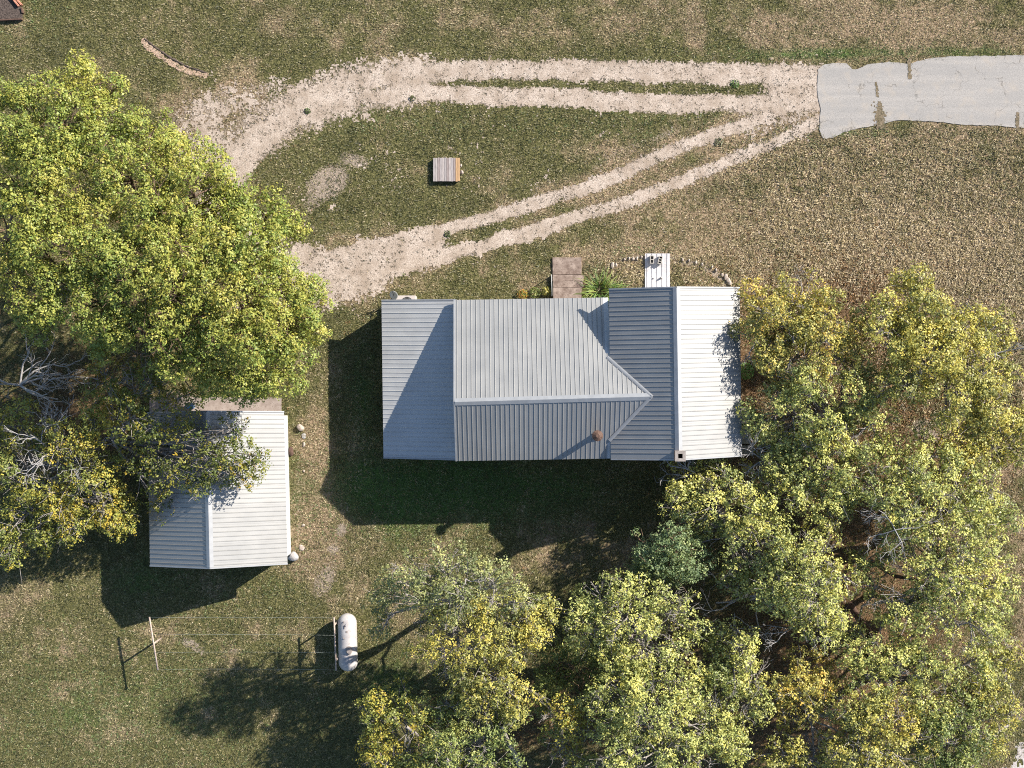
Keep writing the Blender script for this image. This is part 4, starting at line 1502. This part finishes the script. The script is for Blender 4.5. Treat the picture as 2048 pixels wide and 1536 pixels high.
TREES = [
    ('maple_tree', 'northernmost yellow green tree at the upper left edge', TW, (140, 330),
     [(148, 168, 50, 8.6), (205, 205, 44, 7.8), (60, 205, 48, 8.2), (130, 250, 72, 10.0), (25, 265, 60, 9.0), (195, 300, 62, 9.2), (90, 320, 66, 10.0), (10, 200, 34, 7.5)], 'maple', dict(seed=1, dens=1.0)),
    ('maple_tree', 'tall yellow green tree beside the gravel bend, left of track', TW, (330, 430),
     [(293, 268, 48, 8.0), (315, 330, 66, 9.8), (250, 350, 60, 10.3), (410, 325, 44, 8.2), (385, 390, 72, 10.6), (300, 420, 72, 11.2), (440, 385, 48, 8.8), (340, 480, 70, 11.2)], 'maple', dict(seed=2)),
    ('maple_tree', 'easternmost yellow green tree nearest the lean-to roof', TW, (510, 560),
     [(470, 420, 50, 8.8), (535, 425, 52, 8.0), (585, 452, 34, 6.8), (500, 485, 68, 9.8), (450, 500, 66, 10.6), (575, 520, 36, 7.0), (540, 570, 62, 9.0), (605, 600, 44, 7.4), (470, 580, 72, 10.4),
      (560, 650, 66, 8.8), (615, 660, 32, 6.6), (500, 670, 68, 9.6), (580, 725, 46, 7.2), (530, 745, 52, 7.6)], 'maple', dict(seed=3)),
    ('maple_tree', 'yellow green tree at left edge below the northernmost one', TW, (60, 500),
     [(30, 370, 62, 9.8), (100, 400, 66, 10.6), (40, 460, 68, 10.8), (110, 490, 68, 11.2), (30, 550, 62, 10.2), (95, 580, 64, 10.2), (75, 640, 44, 8.4), (170, 440, 60, 10.5)], 'maple', dict(seed=4)),
    ('maple_tree', 'broad yellow green tree directly above the shed', TW, (300, 640),
     [(200, 520, 66, 11.0), (270, 545, 66, 11.2), (190, 600, 66, 10.4), (245, 650, 62, 9.4), (195, 672, 42, 8.0), (340, 570, 66, 11.0), (400, 540, 60, 10.4), (390, 620, 68, 10.2), (320, 640, 66, 10.0), (430, 690, 62, 8.8),
      (360, 705, 62, 8.4), (475, 745, 46, 7.4), (415, 765, 44, 6.8), (515, 785, 30, 5.8)], 'maple', dict(seed=5)),
    ('maple_tree', 'shaded olive tree leaning over the shed roof', TW, (240, 860),
     [(300, 745, 56, 6.6), (225, 760, 52, 6.2), (350, 800, 44, 6.2), (265, 830, 50, 6.6), (320, 870, 46, 5.5), (285, 925, 46, 4.5), (345, 940, 48, 4.9), (410, 875, 46, 5.8), (435, 930, 42, 5.4), (470, 865, 26, 5.4), (505, 920, 22, 5.2), (395, 985, 28, 4.9),
      (475, 950, 30, 5.2), (330, 1000, 30, 3.7)], 'dark', dict(seed=6, dens=.46, gap=.22, leaf=.115, tr=.16, twigs=4, bare=.06)),
    ('ash_tree', 'yellowing thin tree with bare twigs left of the shed', TW, (110, 960),
     [(40, 850, 52, 4.6), (110, 880, 40, 5.0), (165, 890, 42, 5.0), (35, 940, 56, 4.8), (175, 960, 52, 4.8), (110, 985, 54, 4.6), (215, 1015, 46, 3.8), (50, 1030, 54, 3.8), (150, 1045, 40, 3.4), (240, 1040, 28, 3.2), (25, 1085, 34, 3.0), (75, 1070, 34, 3.0), (190, 830, 34, 5.0)], 'yellow', dict(seed=7, dens=.85, gap=.28, bark=M_DEAD, twigs=6, tr=.17, bare=.30)),
    ('locust_tree', 'amber tinged tree touching the northeast corner of the wing roof', TE, (1590, 680),
     [(1600, 590, 44, 5.6), (1525, 620, 42, 5.7), (1650, 625, 50, 6.4), (1570, 650, 58, 6.8), (1512, 685, 36, 6.0), (1640, 690, 56, 7.0), (1700, 680, 40, 6.2), (1585, 720, 50, 6.6), (1720, 730, 40, 6.4)], 'amber', dict(seed=11, dens=1.15, gap=.08, twigs=4, tr=.15)),
    ('locust_tree', 'broad yellow green tree at the right edge beside dry field', TE, (1840, 740),
     [(1825, 575, 34, 5.6), (1800, 625, 48, 6.8), (1850, 640, 54, 7.6), (1920, 650, 54, 7.2), (1985, 660, 38, 6.2), (1780, 690, 52, 7.6), (1870, 710, 62, 8.2), (1950, 730, 56, 7.4), (2005, 730, 28, 6.0), (1810, 760, 52, 7.6), (1900, 790, 56, 7.6), (1975, 800, 46, 6.8), (1740, 650, 30, 6.0)], 'olivey', dict(seed=12, dens=1.3, gap=.06, twigs=4)),
    ('locust_tree', 'olive tree close to the east eave, below the amber tinged one', TE, (1640, 820),
     [(1560, 760, 44, 6.2), (1625, 770, 54, 6.8), (1700, 790, 48, 6.8), (1530, 830, 38, 5.6), (1590, 835, 52, 6.6), (1660, 850, 50, 6.8), (1745, 850, 46, 6.6), (1525, 870, 26, 5.2)], 'olive', dict(seed=13, dens=1.05, gap=.12, twigs=4)),
    ('locust_tree', 'yellow edged tree at the right border below bare patch', TE, (1950, 890),
     [(1985, 855, 44, 6.0), (2035, 840, 36, 5.4), (1930, 880, 40, 6.0), (2030, 900, 34, 5.2), (1960, 920, 40, 5.8), (1900, 930, 36, 6.0)], 'olivey', dict(seed=14, dens=1.15, gap=.08, twigs=4, tr=.14)),
    ('locust_tree', 'yellow olive tree south of the brick chimney', TE, (1450, 1030),
     [(1390, 960, 44, 4.5), (1370, 1010, 40, 4.5), (1460, 960, 46, 5.2), (1430, 1020, 58, 5.5), (1505, 1030, 54, 6.0), (1470, 1090, 58, 5.6), (1545, 1090, 44, 6.0), (1530, 1150, 46, 5.6), (1480, 1150, 34, 4.8)], 'olive', dict(seed=15, dens=.8, gap=.10, twigs=4)),
    ('locust_tree', 'olive tree beyond the southeast roof corner', TE, (1610, 950),
     [(1555, 920, 40, 5.3), (1590, 890, 40, 5.6), (1610, 945, 54, 6.0), (1665, 905, 46, 6.2), (1680, 965, 54, 6.5), (1600, 1000, 48, 5.8), (1740, 910, 40, 6.2), (1730, 960, 44, 6.4), (1660, 1020, 44, 6.0)], 'olive', dict(seed=16, dens=.95, gap=.12, twigs=4)),
    ('locust_tree', 'wide olive tree in the middle of the right hand grove', TE, (1850, 1000),
     [(1800, 930, 46, 6.8), (1860, 910, 44, 6.6), (1850, 975, 56, 7.6), (1915, 960, 50, 7.0), (1790, 1000, 50, 7.2), (1930, 1020, 52, 7.0), (1860, 1040, 52, 7.4), (1970, 980, 40, 6.2), (1990, 1040, 40, 6.0)], 'olive', dict(seed=17, dens=.9, gap=.14, twigs=4)),
    ('olive_tree', 'rounded bluish green small tree below the house shadow', TE, (1335, 1110),
     [(1310, 1100, 40, 5.0), (1350, 1090, 42, 5.6), (1375, 1125, 38, 5.2), (1330, 1135, 40, 5.2), (1290, 1125, 24, 4.2)], 'bluegreen', dict(seed=18, dens=1.15, gap=.05, leaf=.10, puff=.5, twigs=3, tr=.09)),
    ('locust_tree', 'olive tree with open crown right of the fallen limb', TE, (1640, 1170),
     [(1590, 1130, 46, 6.8), (1640, 1110, 44, 7.0), (1560, 1180, 44, 6.6), (1625, 1180, 58, 7.6), (1690, 1150, 36, 6.4), (1670, 1220, 40, 6.6), (1590, 1225, 34, 5.8), (1640, 1260, 40, 6.0)], 'olive', dict(seed=19, dens=.85, gap=.2, twigs=5)),
    ('locust_tree', 'yellow olive tree at the right side above the dry strip', TE, (1880, 1160),
     [(1800, 1080, 38, 6.4), (1860, 1100, 46, 7.0), (1930, 1100, 48, 7.2), (1990, 1110, 40, 6.2), (1840, 1160, 48, 7.0), (1910, 1170, 56, 7.6), (1980, 1180, 46, 6.8), (1800, 1200, 46, 6.8), (1870, 1230, 50, 7.0), (1945, 1250, 52, 7.2), (2000, 1250, 36, 6.0)], 'olive', dict(seed=20, dens=.85, gap=.18, twigs=5)),
    ('olive_tree', 'sage green tree standing right above the propane tank', TE, (930, 1190),
     [(790, 1190, 40, 7.0), (775, 1235, 34, 5.4), (840, 1160, 46, 9.8), (880, 1140, 44, 10.4), (930, 1160, 48, 10.4), (985, 1165, 42, 9.0), (1025, 1195, 40, 7.0), (900, 1195, 48, 9.4), (1060, 1225, 34, 6.0)], 'sage', dict(seed=21, dens=.84, gap=.16, leaf=.11, twigs=4, tr=.14)),
    ('locust_tree', 'yellow green tree to the right of the propane tank', TE, (960, 1280),
     [(870, 1240, 44, 6.2), (930, 1230, 46, 6.8), (1000, 1230, 46, 6.8), (1070, 1250, 44, 6.4), (880, 1300, 48, 6.6), (950, 1300, 52, 7.2), (1020, 1300, 46, 6.6), (920, 1360, 42, 6.2), (990, 1365, 50, 6.8), (1035, 1400, 40, 6.2), (965, 1410, 42, 6.2), (1100, 1230, 30, 5.6)], 'olivey', dict(seed=22, dens=.9, gap=.14, twigs=4)),
    ('locust_tree', 'pale olive tree between the fallen limb and sage tree', TE, (1240, 1260),
     [(1200, 1200, 42, 6.0), (1245, 1180, 40, 6.2), (1160, 1240, 40, 6.0), (1190, 1275, 40, 6.0), (1260, 1240, 52, 7.0), (1320, 1230, 46, 6.2), (1380, 1240, 38, 5.6), (1290, 1300, 48, 6.4), (1350, 1300, 38, 5.8), (1240, 1310, 38, 5.8)], 'olive', dict(seed=23, dens=.85, gap=.18, twigs=5)),
    ('locust_tree', 'small bright yellow tree at the bottom left of the grove', TE, (830, 1490),
     [(785, 1405, 36, 5.0), (755, 1440, 30, 4.6), (815, 1440, 34, 5.2), (760, 1510, 36, 4.8), (800, 1530, 34, 4.8), (840, 1500, 36, 5.2)], 'yellow', dict(seed=24, dens=.9, gap=.18, twigs=6, tr=.13, puff=.55)),
    ('locust_tree', 'green tree along the bottom edge by leaning bare trunk', TE, (920, 1480),
     [(880, 1440, 40, 5.4), (935, 1440, 42, 5.8), (905, 1495, 46, 6.0), (965, 1490, 44, 6.0), (1010, 1460, 36, 5.6), (860, 1540, 40, 5.4), (1000, 1540, 36, 5.4), (940, 1550, 40, 5.6)], 'green', dict(seed=25, dens=.9, gap=.15, twigs=4, tr=.15)),
    ('locust_tree', 'slim yellow tree on the bottom edge between two green trees', TE, (1120, 1480),
     [(1125, 1425, 34, 5.2), (1105, 1470, 32, 5.0), (1150, 1470, 34, 5.4), (1125, 1520, 36, 5.2), (1165, 1430, 26, 4.8)], 'yellow', dict(seed=26, dens=.85, gap=.22, twigs=5, tr=.12)),
    ('locust_tree', 'large pale olive tree at the bottom centre', TE, (1320, 1460),
     [(1240, 1370, 46, 6.4), (1300, 1365, 48, 6.8), (1360, 1390, 46, 6.6), (1220, 1430, 46, 6.4), (1290, 1430, 56, 7.4), (1370, 1450, 52, 7.0), (1430, 1440, 44, 6.2), (1240, 1500, 50, 6.6), (1320, 1510, 54, 7.0), (1400, 1520, 50, 6.6), (1460, 1490, 40, 6.0), (1190, 1540, 40, 5.6)], 'olive', dict(seed=27, dens=.95, gap=.12, twigs=4)),
    ('locust_tree', 'small amber tinged tree above the pale forked branch', TE, (1600, 1390),
     [(1575, 1355, 36, 5.4), (1620, 1350, 34, 5.4), (1600, 1395, 44, 6.2), (1640, 1390, 30, 5.2), (1560, 1400, 30, 5.0)], 'amber', dict(seed=28, dens=.8, gap=.14, twigs=5, tr=.11, puff=.55)),
    ('locust_tree', 'green olive tree left of the small amber tinged tree', TE, (1490, 1330),
     [(1455, 1290, 36, 5.2), (1500, 1300, 42, 6.0), (1470, 1340, 44, 6.2), (1510, 1370, 36, 5.8), (1430, 1340, 32, 5.2), (1490, 1410, 40, 5.8), (1455, 1400, 36, 5.4)], 'olive', dict(seed=29, dens=.9, gap=.14, twigs=4, tr=.14)),
    ('locust_tree', 'yellow green tree on the bottom edge beside forked branch', TE, (1720, 1480),
     [(1570, 1510, 40, 5.4), (1620, 1530, 40, 5.6), (1690, 1440, 46, 6.4), (1740, 1410, 46, 6.6), (1790, 1440, 50, 6.8), (1720, 1490, 54, 7.0), (1790, 1510, 54, 6.8), (1670, 1510, 40, 6.0), (1840, 1480, 36, 6.0), (1540, 1545, 36, 5.0)], 'olivey', dict(seed=30, dens=.92, gap=.12, twigs=4)),
    ('locust_tree', 'green tree below the red barked trunk in the grove', TE, (1760, 1340),
     [(1720, 1310, 38, 6.0), (1770, 1300, 42, 6.4), (1740, 1360, 44, 6.4), (1800, 1350, 48, 6.8), (1850, 1320, 44, 6.6), (1900, 1340, 46, 6.6), (1860, 1390, 46, 6.4), (1960, 1330, 40, 6.2), (1820, 1290, 36, 6.0)], 'olive', dict(seed=31, dens=.9, gap=.14, twigs=4)),
    ('locust_tree', 'dark green tree in the lower right corner near white gravel', TE, (1900, 1460),
     [(1870, 1440, 44, 5.8), (1920, 1420, 44, 6.0), (1890, 1490, 50, 6.2), (1945, 1470, 44, 5.8), (1930, 1520, 40, 5.2), (1870, 1535, 40, 5.2)], 'green', dict(seed=32, dens=.95, gap=.12, twigs=4, tr=.15)),
    ('locust_tree', 'yellow fringed tree at the right edge above white gravel', TE, (1985, 1410),
     [(1985, 1370, 38, 5.6), (1990, 1430, 40, 5.6), (1975, 1480, 34, 5.2), (1950, 1390, 34, 5.6), (2010, 1310, 26, 5.0)], 'olivey', dict(seed=33, dens=.9, gap=.14, twigs=5, tr=.12)),
]
TREES += [
    ('locust_tree', 'sparse olive tree partly filling the brown gap in the grove', TE, (1735, 1190),
     [(1722, 1150, 34, 5.0), (1768, 1200, 34, 5.2), (1700, 1262, 30, 4.8), (1775, 1110, 30, 5.2)], 'olive', dict(seed=34, dens=.8, gap=.2, twigs=5, tr=.12)),
    ('shrub_tree', 'low dark green tree in shade at bottom centre', TE, (1140, 1350),
     [(1120, 1325, 44, 3.4), (1175, 1340, 44, 3.8), (1105, 1385, 40, 3.4), (1165, 1390, 38, 3.4)], 'green', dict(seed=35, dens=1.0, gap=.08, twigs=3, tr=.10)),
]
NL = 0
for (nm, lab, grp, trunk, lobes, pal, kw) in TREES:
    NL += tree(nm, lab, grp, trunk, lobes, pal, **kw)



# ------------------------------------------------------------------ dead wood
def dead(name, label, px, py, h0, dirs, L, r, depth, seed, cat='dead branch', group='bare dead wood among the trees', mat=None):
    rng = np.random.default_rng(seed)
    p = P(px, py, h0)
    root = empty(name, (p.x, p.y, 0), label, cat, group)
    p = np.array(p)
    for (dx, dy, dz) in dirs:
        d = np.array((dx, -dy, dz), float)
        d /= np.linalg.norm(d)
        tubes = []
        twig_set(tubes, p, d, L * rng.uniform(.85, 1.1), r, depth, rng, .7)
        V, F = tube_arrays(tubes, 5)
        np_mesh('branch', V, F, mat or M_DEAD, root, smooth=True)
    return root


dead('fallen_limb', 'bare grey fallen limb in the gap right of bluish tree', 1535, 1178, .5, [(-1, .45, .05), (-1, .15, .15), (-.9, .6, .1)], 2.6, .075, 3, 41)
dead('fallen_limb', 'leafless grey brush at left edge below the dark shade', 40, 770, 1.2, [(1, -.2, .2), (.8, -.7, .3), (.9, .3, .1), (.1, -1, .3), (-1, 0, .2), (.6, .5, .2), (1, -.5, .2)], 2.2, .06, 3, 42)
dead('dead_tree', 'bare pale dead treetop amid the thin yellowing tree', 105, 900, 3.9, [(.3, -1, .5), (-.7, -.6, .5), (.7, .5, .4), (-.5, .8, .4), (1, -.1, .3), (-.1, .3, 1)], 1.6, .05, 3, 43, 'dead tree')
dead('dead_branch', 'bare twigs reaching toward the brick chimney', 1390, 945, 4.0, [(-1, -.3, .2), (-1, .2, .2), (-.6, -.7, .3)], 1.3, .035, 3, 44)
dead('dead_branch', 'bare twigs beside the lower right roof corner', 1530, 920, 4.2, [(-.6, -.7, .2), (-1, 0, .2), (-.3, .8, .2), (-.8, .5, .2)], 1.2, .035, 3, 45)
dead('dead_branch', 'pale forked branch below the small amber tinged tree', 1615, 1430, 3.0, [(.1, 1, .2), (1, .1, .3), (.3, .8, .2)], 2.0, .07, 2, 46)
dead('dead_branch', 'bare white branch at the right edge over dry field', 1975, 710, 6.0, [(1, -.6, .1), (.9, -.3, .1)], 1.8, .035, 2, 47)
dead('dead_branch', 'bare grey twigs inside the gap of the middle grove', 1600, 1230, 5.0, [(-.2, 1, .2), (.6, .4, .2), (-.5, .4, .3)], 1.5, .04, 3, 48)
dead('dead_branch', 'long pale bare branches over the middle right trees', 1790, 1060, 7.0, [(-1, .35, .1), (.9, -.6, .1), (.3, .8, .1), (-.5, -.8, .2)], 1.3, .026, 3, 49)


def leaning(label, pts, r0, r1, mat, name='bare_trunk'):
    p = [np.array(P(*q)) for q in pts]
    root = empty(name, (p[0][0], p[0][1], 0), label, 'trunk')
    V, F = tube_arrays([(np.array(p), np.linspace(r0, r1, len(p)))], 8)
    np_mesh('stem', V, F, mat, root, smooth=True)


leaning('pale leaning trunk curving up from the bottom edge', [(925, 1545, 0), (895, 1522, 1.6), (865, 1497, 3.2), (838, 1472, 4.4), (812, 1453, 5.2)], .15, .07, M_TWIG)
leaning('grey leaning trunk at bottom edge right of the first', [(1040, 1530, .3), (1025, 1500, 2.2), (1012, 1475, 4.0), (1003, 1450, 5.6)], .15, .09, M_TWIG)
leaning('reddish brown trunk standing in the dark gap of the grove', [(1700, 1210, 0), (1722, 1243, 1.6), (1738, 1262, 3.2), (1742, 1285, 4.6), (1733, 1312, 6.0)], .20, .11, M_RUST)
leaning('brown bare trunk lying in shade of the middle grove', [(1740, 1120, 3.0), (1765, 1137, 3.4), (1790, 1152, 3.8), (1830, 1160, 4.5), (1880, 1182, 5.2)], .12, .08, M_BARK)
